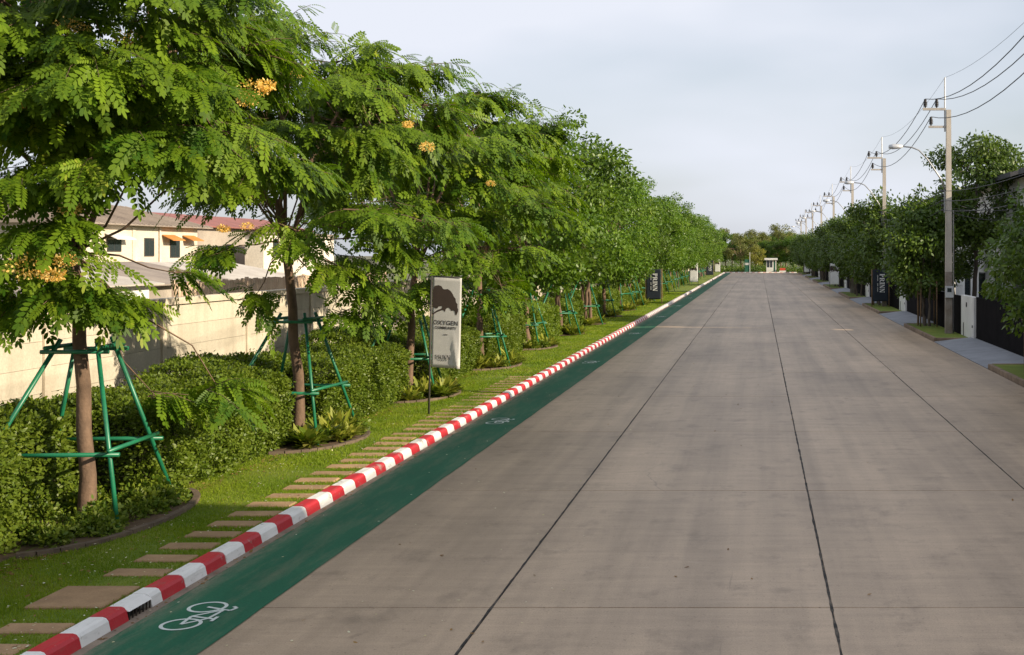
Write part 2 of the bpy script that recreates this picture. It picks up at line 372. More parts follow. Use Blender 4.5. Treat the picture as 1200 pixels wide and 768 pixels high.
# painted kerb: one stone per colour
KP = [(XK, -.05), (XK_TOP + .006, .098), (XK_TOP - .018, .128), (XK_TOP - .05, .138), (XK_BACK, .138), (XK_BACK, -.05)]
kerb = inst('kerb', None, None, (0, 0, 0), kind='structure')
SEG = .5085
kerb_me = {}
for nm in ('red', 'white'):
    kerb_me[nm] = MB().prism(KP, .002, SEG - .002).mesh('kerb_stone', M['kerb_' + nm])
Y0 = 12.706
k0 = -22
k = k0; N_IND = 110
rest = MB()
while Y0 + k * SEG < ROAD_END - 1.5:
    yy = Y0 + k * SEG
    nm = 'red' if k % 2 == 0 else 'white'
    if k in (-1, -2):                                       # stones beside the drain opening are built below
        pass
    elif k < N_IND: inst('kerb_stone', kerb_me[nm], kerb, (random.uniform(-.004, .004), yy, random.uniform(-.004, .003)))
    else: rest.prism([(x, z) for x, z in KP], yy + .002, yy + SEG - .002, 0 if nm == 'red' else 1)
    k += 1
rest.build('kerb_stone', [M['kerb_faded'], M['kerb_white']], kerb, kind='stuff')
# drain opening: red stone, thin lintel, white stone
ya, yb, yc, yd = Y0 - 2 * SEG, Y0 - 2 * SEG + .33, Y0 - .29, Y0
MB().prism(KP, ya + .002, yb).build('kerb_stone', M['kerb_red'], kerb)
MB().prism(KP, yc + .07, yd - .002).build('kerb_stone', M['kerb_white'], kerb)
KL = [(XK - .01, .088), (XK_TOP - .0, .105), (XK_TOP - .05, .134), (XK_BACK, .134), (XK_BACK, .088)]
MB().prism(KL, yb + .002, yc + .066).build('kerb_lintel', M['kerb_white'], kerb)
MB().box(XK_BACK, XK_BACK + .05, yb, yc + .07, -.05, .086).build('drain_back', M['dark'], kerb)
for i in range(7):
    q = yb + .03 + i * (yc + .07 - yb - .06) / 6
    MB().box(XK - .03, XK - .018, q - .006, q + .006, -.01, .087).build('drain_bar', M['iron'], kerb)

# verge with its lawn and planting soil
vg = MB().box(-11.4, XK_BACK, -30, ROAD_END, -.078, Z_LAWN - .02).build('verge', M['soil'], kind='structure')
lw = MB(); xs = np.linspace(-8.35, XK_BACK - .002, 9); ys = np.arange(-10, ROAD_END, .5)
vv = [(a + (.10 * mnoise.noise((b * .7, 0, 5)) if i == 0 else 0), b, Z_LAWN + (.018 * mnoise.noise((a * 1.3, b * .8, 0)) if 0 < i < 8 else (-.012 if i == 0 else .002))) for b in ys for i, a in enumerate(xs)]
lw.add(vv, [(j * 9 + i, j * 9 + i + 1, (j + 1) * 9 + i + 1, (j + 1) * 9 + i) for j in range(len(ys) - 1) for i in range(8)]).build('lawn', M['lawn'], smooth=True, kind='structure')

# stepping stones in the lawn
path = inst('stepping_path', None, None, (0, 0, 0), kind='structure')
stones = []
q = 13.34
st_me = [MB().cbox(-.31 + a, .31 - b, -.145 + c, .145, -.05, .024, .012).mesh('stepping_stone', M['stone']) for a, b, c in ((0, 0, 0), (.02, .01, .01), (.0, .03, .0))]
ylist = [11.35, 10.75, 10.15, 9.5] + [13.34 + .605 * i for i in range(36)]
for i, q in enumerate(ylist):
    x = -6.53 + random.uniform(-.03, .03)
    o = inst('stepping_stone', random.choice(st_me), path, (x, q, Z_LAWN + random.uniform(-.006, .004) - max(0, min(.012, (q - 17) * .0012))), rz=random.uniform(-.03, .03)); stones.append((x, q, .32, .155 - max(0, min(.06, (q - 17) * .006))))
MB().cbox(-6.98, -6.24, 12.0, 12.75, .05, Z_LAWN + .03, .012).build('drain_cover', M['stone'], path); stones.append((-6.61, 12.37, .38, .38))

# bicycle symbols on the lane
def annulus(mb, cx, cy, r0, r1, n=28, z=0):
    v = []; f = []
    for i in range(n):
        a = 2 * math.pi * i / n; v += [(cx + r0 * math.cos(a), cy + r0 * math.sin(a), z), (cx + r1 * math.cos(a), cy + r1 * math.sin(a), z)]
    for i in range(n):
        j = (i + 1) % n; f.append((2 * i, 2 * i + 1, 2 * j + 1, 2 * j))
    mb.add(v, f)
_zl = [0]
def stroke(mb, a, b, w, z=None):
    a, b = Vector((*a, 0)), Vector((*b, 0)); d = (b - a).normalized(); n = Vector((-d.y, d.x, 0)) * w / 2
    _zl[0] += .0003; zz = _zl[0]
    mb.add([(p.x, p.y, zz) for p in (a + n, a - n, b - n, b + n)], [(3, 2, 1, 0)])
def bicycle():
    mb = MB(); _zl[0] = 0
    rw, fw = (-.005, -.29), (-.005, .29)                     # wheel hubs: (across, along)
    annulus(mb, *rw, .155, .190); annulus(mb, *fw, .155, .190)
    bb, st, hd = (-.02, -.03), (.17, -.10), (.20, .19)
    for a, b in ((rw, bb), (rw, st), (bb, st), (bb, hd), (st, hd), (fw, (.27, .16)), (bb, (.235, -.125)), ((.27, .16), (.30, .25)), ((.30, .25), (.25, .30)), ((.24, -.20), (.24, -.05))):
        stroke(mb, a, b, .034)
    return mb.mesh('bicycle_marking', M['mark'])
bm_ = bicycle()
for i, q in enumerate([12.17, 26.3, 40.5, 55.0, 69.5, 84.0, 98.5]):
    inst('bicycle_marking', bm_, None, (-5.43, q, .0105), label=f'white bicycle symbol painted on the green lane, {ORD[i]} from the camera', cat='road marking', group='bicycle symbols on the lane')

# right-hand planting strips, kerbs and driveways
ISL = [(22.5, 38.4), (50.0, 60.6), (73.0, 85.0), (97.0, 110.0), (122.0, 137.0), (149.0, 163.5), (175.5, 190.0), (202.0, 224.0)]
XR, XG = 6.95, 8.40
kb_f = {}
for n, (a, b) in enumerate([(-20, 10.5)] + ISL):
    s = MB().box(XR + .13, XG, a + .13, b - .13, -.07, .13).build('planting_strip', M['lawn'], kind='structure')
    L = b - a; cnt = max(1, round(L / 1.0)); step = L / cnt
    for i in range(cnt):
        y0, y1 = a + i * step, a + (i + 1) * step
        lo = .10 if i == 0 else 0; hi = .10 if i == cnt - 1 else 0
        MB().cbox(XR + .004, XR + .128, y0 + .004 + lo, y1 - .004 - hi, -.07, .15 + random.uniform(-.006, .004), .018).build('kerb_stone', M['kerb_brown'], s)
    for yy0, yy1 in ((a, a + .126), (b - .126, b)):
        MB().cbox(XR + .135, XG - .02, yy0, yy1, -.07, .15, .018).build('kerb_stone', M['kerb_brown'], s)
DRV = [(10.5, 22.5)] + [(ISL[i][1], ISL[i + 1][0]) for i in range(len(ISL) - 1)]
for a, b in DRV:
    mb = MB(); mb.add([(XR, a, .004), (XR, b, .004), (XG + .1, b, .19), (XG + .1, a, .19), (XR, a, -.06), (XR, b, -.06), (XG + .1, b, -.06), (XG + .1, a, -.06)],
                      [(0, 3, 2, 1), (0, 1, 5, 4), (1, 2, 6, 5), (2, 3, 7, 6), (3, 0, 4, 7)])
    mb.build('driveway', M['drive'], kind='structure')
MB().box(XG + .102, 60, -30, 300, -.07, .185).build('plot_ground', M['drive'], kind='structure')
for a, b in [(-20, 10.5)] + ISL: pass
# ---------------------------------------------------------------- vegetation
def unit(a): return a / np.maximum(np.linalg.norm(a, axis=-1, keepdims=True), 1e-9)

def feather_template(pairs=7, ll=.25, lw=.050):
    """pinnate leaf of unit length along x: hexagonal leaflets in pairs and one at the tip -> (faces, 6, 3)"""
    out = []
    def leaflet(x, y, ang, l, w, dz):
        c, s = math.cos(ang), math.sin(ang)
        prof = [(0, 0), (.28, -w), (.72, -w * .92), (1, 0), (.72, w * .92), (.28, w)]
        out.append([(x + c * u * l - s * v, y + s * u * l + c * v, (-.10 * u * u * l if dz else 0) - abs(v) * .35) for u, v in prof])
    for i in range(pairs):
        t = i / (pairs - 1); x = .16 + .78 * t; l = ll * (1 - .25 * abs(t - .45)); a = R(72 - 22 * t)
        leaflet(x, .01, a, l, lw, True); leaflet(x + .02, -.01, -a, l, lw, True)
    leaflet(.98, 0, 0, ll * .9, lw, False)
    out.append([(0, -.006, .004), (.35, -.006, .004), (1, -.004, .004), (1, .004, .004), (.35, .006, .004), (0, .006, .004)])
    return np.array(out)
def simple_template(w=.24):
    prof = [(0, 0), (.3, -w), (.68, -w * .85), (1, 0), (.68, w * .85), (.3, w)]
    return np.array([[(u, v, -.12 * u * u - abs(v) * .3) for u, v in prof]])

def place_leaves(P, D, U, S, T, droop=None):
    """instances of template T: P base points, D directions, U rough up vectors, S sizes -> (n*faces*6, 3)"""
    D = unit(D); B = unit(np.cross(U, D)); N = np.cross(D, B)
    t = T.reshape(-1, 3)
    V = P[:, None] + S[:, None, None] * (t[None, :, 0:1] * D[:, None] + t[None, :, 1:2] * B[:, None] + t[None, :, 2:3] * N[:, None])
    if droop is not None: V[:, :, 2] -= (droop * S)[:, None] * t[None, :, 0] ** 2
    return V.reshape(-1, 3)

FEATHER6 = feather_template(7); FEATHER5 = feather_template(5, .29, .066); LEAF = simple_template(); BLADE = simple_template(.11)

def bough_points(g, n, centre, semi, bias=.55):
    """points through an ellipsoid, more of them towards its outside"""
    d = unit(g.normal(size=(n, 3))); r = g.uniform(bias, 1.0, n) ** .7
    return np.array(centre) + d * r[:, None] * np.array(semi)

def limb(mb, a, b, r0, r1, g, n=5, sides=6, lift=.25):
    a, b = np.array(a, float), np.array(b, float); L = np.linalg.norm(b - a); ts = np.linspace(0, 1, n)
    pts = [a + (b - a) * t + np.array([0, 0, lift * L * math.sin(math.pi * t) * .5]) + (g.normal(size=3) * L * .03 if 0 < t < 1 else 0) for t in ts]
    mb.tube(pts, [r0 + (r1 - r0) * t for t in ts], sides, cap=False)

def trunk_path(g, h, lean=(.1, .0), wob=.05):
    return [np.array([lean[0] * t * t + g.normal() * wob * (0 < t < 1) * .5, lean[1] * t * t + g.normal() * wob * (0 < t < 1) * .5, h * t]) for t in np.linspace(0, 1, 7)]

def feather_tree(seed, semi=(2.6, 2.6, 1.9), zc=5.6, nb=34, extra=(), trunk_h=3.3, lean=(.15, .05), r0=.092, leaf=.36, T=FEATHER6, per=9, sprays=300):
    """local coordinates, origin at the trunk foot. extra: (point, radius, sprays). Returns trunk mesh, crown mesh"""
    g = np.random.default_rng(seed)
    tp = trunk_path(g, trunk_h, lean); top = tp[-1]
    mb = MB(); rr = [r0 * 1.35, r0 * 1.08, r0, r0 * .95, r0 * .9, r0 * .85, r0 * .75]
    mb.tube(tp, rr, 10, cap=False)
    boughs = [(p, g.uniform(.62, .95), per) for p in bough_points(g, nb, (top[0], top[1], zc), semi)] + [(np.array(p), r, n) for p, r, n in extra]
    crown_top = np.array([top[0], top[1], zc + semi[2] * .35])
    nmain = 5; mains = []
    for i in range(nmain):
        a = 2 * math.pi * (i + g.uniform(-.3, .3)) / nmain
        e = np.array([top[0] + math.cos(a) * semi[0] * .42, top[1] + math.sin(a) * semi[1] * .42, zc + g.uniform(-.3, .7)])
        limb(mb, top - np.array([0, 0, g.uniform(0, .5)]), e, r0 * .42, r0 * .22, g, 5, 7, .15); mains.append(e)
    limb(mb, top, crown_top, r0 * .6, r0 * .25, g, 5, 7, 0); mains.append(crown_top); mains.append(top)
    mains = np.array(mains)
    P, D, U, S, Dr, Q, SI = [], [], [], [], [], [], []; si = -1; key = []
    for c, r, ns in boughs:
        j = np.argmin(np.linalg.norm(mains - c, axis=1) + (mains[:, 2] > c[2] + .4) * .8)
        limb(mb, mains[j], c, r0 * .22, r0 * .07, g, 5, 5, .12)
        for k in range(ns):
            off = unit(g.normal(size=3)) * g.uniform(.2, 1) * np.array([r, r, r * .5]); s0 = c + off * .55
            h = s0 - np.array([top[0], top[1], s0[2]]); h = h / (np.linalg.norm(h) + .3) + g.normal(size=3) * .5 + off * .7 / r
            h[2] = g.uniform(-.15, .4) if s0[2] < zc + semi[2] * .5 else g.uniform(.0, .7); h = unit(h); ln = g.uniform(.45, .95) * min(1, r / .7)
            lat = unit(np.cross(h, (0, 0, 1))); m = int(g.integers(10, 15)); tw = []
            q = g.random(); si += 1; key.append(s0[1] - .35 * s0[0])
            for i in range(m):
                SI.append(si)
                t = (i + .5) / m; pos = s0 + h * ln * t - np.array([0, 0, .28 * ln * t * t]); sd = 1 if i % 2 else -1
                if i == m - 1: d = h + np.array([0, 0, -.5])
                else: d = h * (.3 + .5 * t) + lat * sd * .7 + np.array([0, 0, g.uniform(-1.0, .05)]) + g.normal(size=3) * .15
                P.append(pos); D.append(d); U.append(np.array([0, 0, .75]) + g.normal(size=3) * .3 + h * .8 + np.array([.25, -.1, 0])); S.append(leaf * g.uniform(.5, 1.2)); Dr.append(g.uniform(.08, .5)); Q.append(q)
            mb.tube([c, s0, s0 + h * ln * .5 - np.array([0, 0, .07 * ln]), s0 + h * ln - np.array([0, 0, .28 * ln])], [.012, .009, .006, .004], 3, cap=False)
    P, D, U, S, Dr, Q = map(np.array, (P, D, U, S, Dr, Q))
    V = place_leaves(P, D, U, S, T, Dr)
    nf = T.shape[0]; rnd = np.clip(np.repeat(.55 * Q + .45 * g.random(len(P)), nf) + g.normal(size=len(P) * nf) * .09, 0, 1)
    SI = np.array(SI); order = np.argsort(key)[:sprays]; V = V.reshape(len(P), -1, 3); rnd = rnd.reshape(len(P), nf); out = []
    for k in order:
        w = SI == k; out.append(soup('leaf_spray', V[w].reshape(-1, 3), 6, rnd[w].ravel(), M['leaf_feather']))
    w = ~np.isin(SI, order)
    return mb.mesh('trunk', M['bark'], True), soup('crown', V[w].reshape(-1, 3), 6, rnd[w].ravel(), M['leaf_feather']), out

def leafy_tree(seed, mat, semi=(2.4, 2.4, 3.0), zc=4.6, nb=46, nl=360, leaf=.12, trunk_h=2.2, r0=.10, bark='bark', w=.24, trunks=1, br=(.55, .9), updown=.35, lower=0):
    g = np.random.default_rng(seed); mb = MB(); tops = []
    for i in range(trunks):
        a = 2.1 * i; off = np.array([math.cos(a) * .18, math.sin(a) * .18, 0]) * (trunks > 1)
        tp = [p + off * (1 + p[2] * .35) for p in trunk_path(g, trunk_h, g.normal(size=2) * .12)]
        mb.tube(tp, [r0 * k for k in (1.35, 1.1, 1, .96, .92, .88, .8)], 9, cap=False); tops.append(tp[-1])
    top = tops[0]
    ctr = np.array([top[0], top[1], zc]); ends = [ctr + np.array([0, 0, semi[2] * .4])]
    limb(mb, top, ends[0], r0 * .75, r0 * .25, g, 5, 7, 0)
    for i in range(6):
        a = 2 * math.pi * (i + g.uniform(-.3, .3)) / 6; e = ctr + np.array([math.cos(a) * semi[0] * .45, math.sin(a) * semi[1] * .45, g.uniform(-.4, .4) * semi[2]])
        limb(mb, tops[i % len(tops)], e, r0 * .5, r0 * .2, g, 5, 6, .1); ends.append(e)
    ends = np.array(ends)
    cs = bough_points(g, nb, ctr, semi, .5); P, D, U, S, Q = [], [], [], [], []
    for c in cs:
        limb(mb, ends[np.argmin(np.linalg.norm(ends - c, axis=1))], c, r0 * .18, r0 * .06, g, 4, 4, .1)
        r = g.uniform(*br); n = int(nl * (r / .75) ** 2)
        d = unit(g.normal(size=(n, 3))); rad = g.uniform(.25, 1.0, n) ** .5 * (1 + .25 * g.normal(size=n) * .5)
        pts = c + d * rad[:, None] * np.array([r, r, r * .68])
        P.append(pts); out = unit(c - ctr)
        D.append(d * .7 + g.normal(size=(n, 3)) * .55 + np.array([0, 0, -updown])); U.append(np.array([0, 0, .45]) + d * .55 + out * .45 + g.normal(size=(n, 3)) * .5)
        S.append(leaf * g.uniform(.65, 1.25, n)); Q.append(np.full(n, g.random()))
    P, D, U, S, Q = map(np.concatenate, (P, D, U, S, Q))
    V = place_leaves(P, D, U, S, simple_template(w))
    return mb.mesh('trunk', M[bark], True), soup('crown', V, 6, np.clip(.4 * Q + .6 * g.random(len(P)), 0, 1), mat)

def plant_tree(name, meshes, loc, rz, scale, label, group, flowers=None, cat='tree'):
    t = thing(name, loc, label, cat, group, rz)
    if scale is not None: t.scale = scale if hasattr(scale, '__len__') else (scale,) * 3
    inst('trunk', meshes[0], t); inst('crown', meshes[1], t, kind='stuff')
    for me in (meshes[2] if len(meshes) > 2 else ()): inst('leaf_spray', me, t)
    return t

# --- left row: four feathery trees in flower, then dense fine-leaved ones
LT = [(-8.62, 16.2), (-8.42, 23.1), (-8.42, 30.3), (-8.40, 38.2), (-8.4, 45.5), (-8.4, 52.8), (-8.4, 60.2)]
def rel(i, px, py, D):
    p = at(px, py, D); return (p[0] - LT[i][0], p[1] - LT[i][1], p[2] - Z_LAWN)
ex0 = [(rel(0, *q), r, n) for q, r, n in (((55, 300, 15.6), .75, 10), ((20, 350, 15.9), .7, 9), ((100, 335, 15.7), .45, 6), ((62, 262, 15.2), .55, 7), ((40, 40, 15), .8, 11), ((105, 70, 14.8), .8, 11), ((160, 30, 15.2), .8, 10), ((70, 95, 14.8), .7, 9), ((15, 85, 15), .7, 9), ((90, 5, 15.5), .8, 10), ((200, 90, 15.0), .7, 9), ((20, 215, 15.2), .8, 10),
        ((205, 318, 16.3), .28, 3), ((140, 348, 16.0), .33, 5), ((30, 355, 16.8), .5, 6), ((95, 338, 15.6), .4, 5), ((255, 452, 17.6), .62, 8), ((180, 460, 17.3), .45, 5), ((60, 200, 15.5), .7, 9), ((165, 160, 15.3), .7, 9), ((250, 150, 15.6), .7, 9), ((300, 185, 16.2), .55, 7), ((110, 190, 15.0), .6, 8), ((210, 175, 15.2), .5, 6), ((-20, 300, 15.6), .8, 9))]
ex1 = [(rel(1, *q), r, n) for q, r, n in (((265, 292, 22.2), .6, 7), ((300, 345, 22.3), .4, 5), ((395, 310, 22.4), .8, 10), ((425, 335, 22.8), .5, 7), ((400, 365, 23.0), .6, 7), ((455, 290, 22.4), .8, 10), ((350, 270, 22.3), .8, 9),
        ((430, 245, 22.0), .9, 11), ((500, 260, 22.3), .8, 10), ((300, 205, 22.0), .7, 9), ((260, 190, 22.2), .6, 8), ((410, 150, 22), .9, 10), ((400, 70, 22.4), .55, 6), ((435, 55, 22.6), .35, 4))]
ex2 = [(rel(2, *q), r, n) for q, r, n in (((470, 350, 29.6), .6, 7), ((440, 370, 29.6), .6, 7), ((540, 300, 29.4), .9, 10), ((600, 290, 29.6), .9, 10), ((560, 340, 30), .6, 7), ((500, 330, 29.4), .7, 8), ((620, 240, 29.6), .9, 10))]
tree_meshes = [feather_tree(11, zc=6.35, semi=(2.25, 2.5, 1.55), nb=62, extra=ex0, lean=(-.25, .1), trunk_h=3.4),
               feather_tree(12, zc=6.15, semi=(2.6, 2.5, 1.6), nb=54, extra=ex1, lean=(-.28, .1), trunk_h=3.6),
               feather_tree(13, zc=5.75, semi=(2.8, 2.8, 2.05), nb=54, extra=ex2, lean=(.2, 0), trunk_h=3.2, T=FEATHER5, per=8, sprays=200)]
GT = 'street trees along the cream wall'
desc = ['large feathery-leaved tree with orange blossom at the left edge, nearest the camera', 'feathery-leaved tree with a leaning trunk, second from the camera',
        'feathery-leaved tree behind the grey banner, third from the camera', 'feathery-leaved tree in a green support just past the grey banner, fourth from the camera']
spin = [0, 0, 0, 2.2]
left_trees = []
for i in range(4):
    left_trees.append(plant_tree('street_tree', tree_meshes[min(i, 2)], (*LT[i], Z_LAWN - .02), spin[i], None if i < 3 else 1.03, desc[i], GT))
fine_me = [leafy_tree(21, M['leaf_fine'], semi=(2.5, 2.7, 3.4), zc=5.2, nb=52, nl=260, leaf=.175, trunk_h=2.0),
           leafy_tree(22, M['leaf_fine'], semi=(2.7, 2.6, 3.2), zc=5.0, nb=52, nl=260, leaf=.165, trunk_h=2.2, trunks=3, r0=.075),
           leafy_tree(23, M['leaf_fine'], semi=(2.5, 2.9, 3.0), zc=4.8, nb=50, nl=260, leaf=.18, trunk_h=1.9)]
y = 45.5; i = 4; LY = []
while y < 222:
    LY.append(y)
    s = random.uniform(.86, 1.06) * (1.06 if y < 64 else .99)
    left_trees.append(plant_tree('street_tree', fine_me[(i + 1) % 3], (-8.4 + random.uniform(-.2, .2), y, Z_LAWN - .02), random.uniform(0, 6.28), (s, s, s * random.uniform(.96, 1.05)),
               f'dense small-leaved street tree by the cream wall, {ORD[i]} from the camera', GT))
    y += 7.4; i += 1

# orange blossom clusters hanging in the first trees
def blossom(seed, r=.27):
    g = np.random.default_rng(seed); n = 240
    d = unit(g.normal(size=(n, 3))); P = d * g.uniform(.2, 1, n)[:, None] ** .6 * np.array([r, r, r * .55])
    return soup('flower_cluster', place_leaves(P, d + g.normal(size=(n, 3)) * .5, g.normal(size=(n, 3)) + np.array([0, 0, .6]), g.uniform(.022, .05, n), simple_template(.3)), 6, g.random(n), M['flower'])
bl = [blossom(1), blossom(2, .14), blossom(3, .2)]
for k, (ti, px, py, D, s) in enumerate([(0, 32, 312, 14.6, 1.0), (0, 62, 322, 14.7, 1.0), (0, 78, 305, 14.9, .7), (0, 85, 212, 14.6, .7), (0, 22, 120, 14.3, .8), (0, 82, 245, 14.8, .7), (0, 296, 104, 16.2, .8), (0, 312, 100, 16.3, .9), (0, 290, 118, 16.3, .7),
      (0, 85, 30, 14.6, .7), (1, 478, 146, 20.7, .7), (1, 500, 172, 20.8, .7), (1, 352, 85, 20.9, .6), (1, 262, 268, 21.5, .8), (1, 290, 265, 21.5, .6), (1, 300, 170, 20.7, .7), (2, 515, 150, 27.9, .7), (2, 575, 215, 27.9, .6), (0, 150, 45, 14.8, .6)]):
    p = at(px, py, D); o = inst('flower_cluster', bl[k % 3], left_trees[ti], Vector(p) - left_trees[ti].location, rz=k, scale=s, kind='stuff')

# --- clipped hedge between the trees
def hedge_mesh(seed, L=5.8, Wd=1.85, Hh=1.5, dens=2300, leaf=.056):
    g = np.random.default_rng(seed); parts = []
    for nrm, u, v, o in (((1, 0, 0), (0, L, 0), (0, 0, Hh), (0, 0, 0)), ((0, 0, 1), (0, L, 0), (-Wd, 0, 0), (0, 0, Hh)), ((0, -1, 0), (-Wd, 0, 0), (0, 0, Hh), (0, 0, 0)), ((0, 1, 0), (-Wd, 0, 0), (0, 0, Hh), (0, L, 0))):
        nrm, u, v, o = map(np.array, (nrm, u, v, o)); A = np.linalg.norm(u) * np.linalg.norm(v); n = int(A * dens * (1.0 if nrm[1] == 0 else .6))
        P = o + g.random((n, 1)) * u + g.random((n, 1)) * v
        lump = np.array([.26 * mnoise.noise(p * 1.0 + Vector((seed, 0, 0))) + .13 * mnoise.noise(p * 2.8) for p in map(Vector, P)])
        P = P + nrm * (lump[:, None] - np.abs(g.normal(size=(n, 1))) * .10 + .05 + .10 * (g.random((n, 1)) < .06) * g.random((n, 1)))
        parts.append((P, np.repeat(nrm[None], n, 0).astype(float)))
    P = np.concatenate([a for a, b in parts]); Nn = np.concatenate([b for a, b in parts])
    # rounded shoulders
    over = np.maximum(0, P[:, 2] - (Hh - .22)) * np.maximum(0, P[:, 0] + .25); P[:, 2] -= over * 1.2
    keep = P[:, 2] > .02; P, Nn = P[keep], Nn[keep]; n = len(P)
    D = Nn * .5 + g.normal(size=(n, 3)) * .7 + np.array([0, 0, .25]); U = Nn + np.array([0, 0, .5]) + g.normal(size=(n, 3)) * .5
    q = np.array([mnoise.noise(Vector(p) * 2.2) for p in P]) * .35 + .5
    V = place_leaves(P, D, U, leaf * g.uniform(.7, 1.3, n), simple_template(.30))
    fol = soup('foliage', V, 6, np.clip(q * .6 + g.random(n) * .5 - .05, 0, 1), M['leaf_hedge'])
    core = MB().box(-Wd + .15, -.20, .18, L - .18, 0, Hh - .2).mesh('dark_core', M['hedge_core'])  # added dark filler box: stops light and view through the leaves
    return fol, core
hm = [hedge_mesh(1), hedge_mesh(2), hedge_mesh(3, dens=900, leaf=.085)]
HY = [(9.6, 14.55), (17.2, 22.3), (24.2, 29.4), (31.3, 37.2), (39.4, 44.7)] + [(q + 1.0, q + 6.6) for q in LY]
for i, (a, b) in enumerate(HY):
    if a > 150: break
    me = hm[i % 2] if a < 45 else hm[2]
    t = thing('hedge', (-8.28 - (.0, .05, -.05)[i % 3] - .3 * (i == 0), a, Z_LAWN - .03), f'clipped green hedge block below the cream wall, {ORD[i]} from the camera', 'hedge', 'hedge blocks along the wall')
    t.scale = (1, (b - a) / 5.8, (.80, .86, .83)[i % 3])
    inst('foliage', me[0], t, kind='stuff'); inst('dark_core', me[1], t)

bh = hedge_mesh(4, 3.4, 1.2, 1.42)
for i, (x, q) in enumerate(LT[:5]):
    t = thing('hedge', (-9.25, q - 1.75, Z_LAWN - .03), f'set-back stretch of hedge directly behind the trunk of the {ORD[i]} tree', 'hedge', 'hedge behind the trunks'); t.scale = (1, 1, .94 + .04 * (i % 3))
    inst('foliage', bh[0], t, kind='stuff'); inst('dark_core', bh[1], t)

# --- planting beds: curved edging, soil, leafy clumps
def clump(seed, n=34, h=.34, mat='leaf_bed', spread=.75, w=.13):
    g = np.random.default_rng(seed); a = g.uniform(0, 6.28, n); el = g.uniform(.25, 1.3, n)
    D = np.stack([np.cos(a) * np.cos(el) * spread, np.sin(a) * np.cos(el) * spread, np.sin(el)], 1); P = np.stack([np.cos(a), np.sin(a), a * 0], 1) * g.uniform(0, .09, n)[:, None]
    P[:, 2] = g.uniform(0, .12, n)
    return soup('leaves', place_leaves(P, D, np.stack([-np.cos(a), -np.sin(a), a * 0 + 1], 1), h * g.uniform(.55, 1.2, n), simple_template(w), g.uniform(.1, .5, n)), 6, g.random(n), M[mat])
cl = [clump(1, 60, .36, w=.12), clump(2, 64, .32, w=.11), clump(3, 56, .42, w=.09), clump(4, 60, .30, 'leaf_hedge', w=.14)]
def bush(seed, r=.24, n=520, mat='leaf_hedge', leaf=.06):
    g = np.random.default_rng(seed); d = unit(g.normal(size=(n, 3))); d[:, 2] = np.abs(d[:, 2])
    P = d * (g.uniform(.45, 1.05, n) ** .6 * (1 + .25 * np.sin(d[:, 0] * 5 + seed) * np.cos(d[:, 1] * 4)))[:, None] * np.array([r, r, r * 1.25])
    return soup('leaves', place_leaves(P, d + g.normal(size=(n, 3)) * .7, d + g.normal(size=(n, 3)) * .5 + np.array([0, 0, .4]), leaf * g.uniform(.6, 1.4, n), simple_template(.27)), 6, g.random(n), M[mat])
fern = [bush(8), bush(9, .30, 620, leaf=.07), bush(10, .20, 460)]
BEDS = [(-8.35, 16.0, .86, 2.0)] + [(-8.35, LT[k][1] - .2, 1.15, 1.75) for k in (1, 2, 3)] + [(-8.35, q, 1.05, 1.6) for q in LY[:8]]
for i, (cx, cy, rx, ry) in enumerate(BEDS):
    bed = thing('planting_bed', (cx, cy, Z_LAWN - .02), f'half-round planting bed with brown edging at the {ORD[i]} tree from the camera', 'planting bed', 'planting beds round the trees')
    n = 14; arc = [(rx * math.cos(a), ry * math.sin(a)) for a in np.linspace(-1.45, 1.45, n + 1)]
    sm = MB(); pts = [(x, y, .03 + .02 * math.sin(3 * y)) for x, y in arc]; sm.add([(0, 0, .07)] + pts, [(0, j + 1, j + 2) for j in range(n)]); sm.build('soil', M['soil'], bed, smooth=True)
    for j in range(n if i < 5 else 0):
        (x0, y0), (x1, y1) = arc[j], arc[j + 1]; d = Vector((x1 - x0, y1 - y0, 0)); L = d.length; d.normalize(); nn = Vector((d.y, -d.x, 0)) * .042
        e = .003; a0 = Vector((x0, y0, 0)) + d * e; a1 = Vector((x1, y1, 0)) - d * e; hz = .075 + random.uniform(-.006, .006)
        q = [a0 - nn, a0 + nn, a1 + nn, a1 - nn]
        MB().add([(p.x, p.y, -.04) for p in q] + [(p.x, p.y, hz) for p in q], [(3, 2, 1, 0), (4, 5, 6, 7), (0, 1, 5, 4), (1, 2, 6, 5), (2, 3, 7, 6), (3, 0, 4, 7)]).build('edging_block', M['edging'], bed)
    for k in range(40 if i == 0 else 26 if i < 4 else 12):
        a = random.uniform(-1.5, 1.5); r = math.sqrt(random.uniform(.03, .82 if i else .62)); pz = (cx + rx * r * math.cos(a), cy + ry * r * math.sin(a), Z_LAWN + .01)
        if i == 0 and k >= 22: pz = (random.uniform(-9.15, -8.35), random.uniform(14.7, 17.2), Z_LAWN - .01)
        if i == 0: me = random.choice(fern + fern + cl[3:])
        else: me = random.choice(cl + fern[2:])
        nm = 'low_shrub' if me in fern else 'bed_plant'
        inst(nm, None, None, pz, random.uniform(0, 6.28), random.uniform(.75, 1.3) * (1 if i else .74), label=(f'small-leaved green shrub in the planting bed of the {ORD[i]} tree from the camera' if nm == 'low_shrub' else f'yellow-green leafy clump in the planting bed of the {ORD[i]} tree from the camera'), cat='plant', group=f'plants in the bed of the {ORD[i]} tree')
        inst('leaves', me, bpy.data.objects[COL.objects[-1].name])

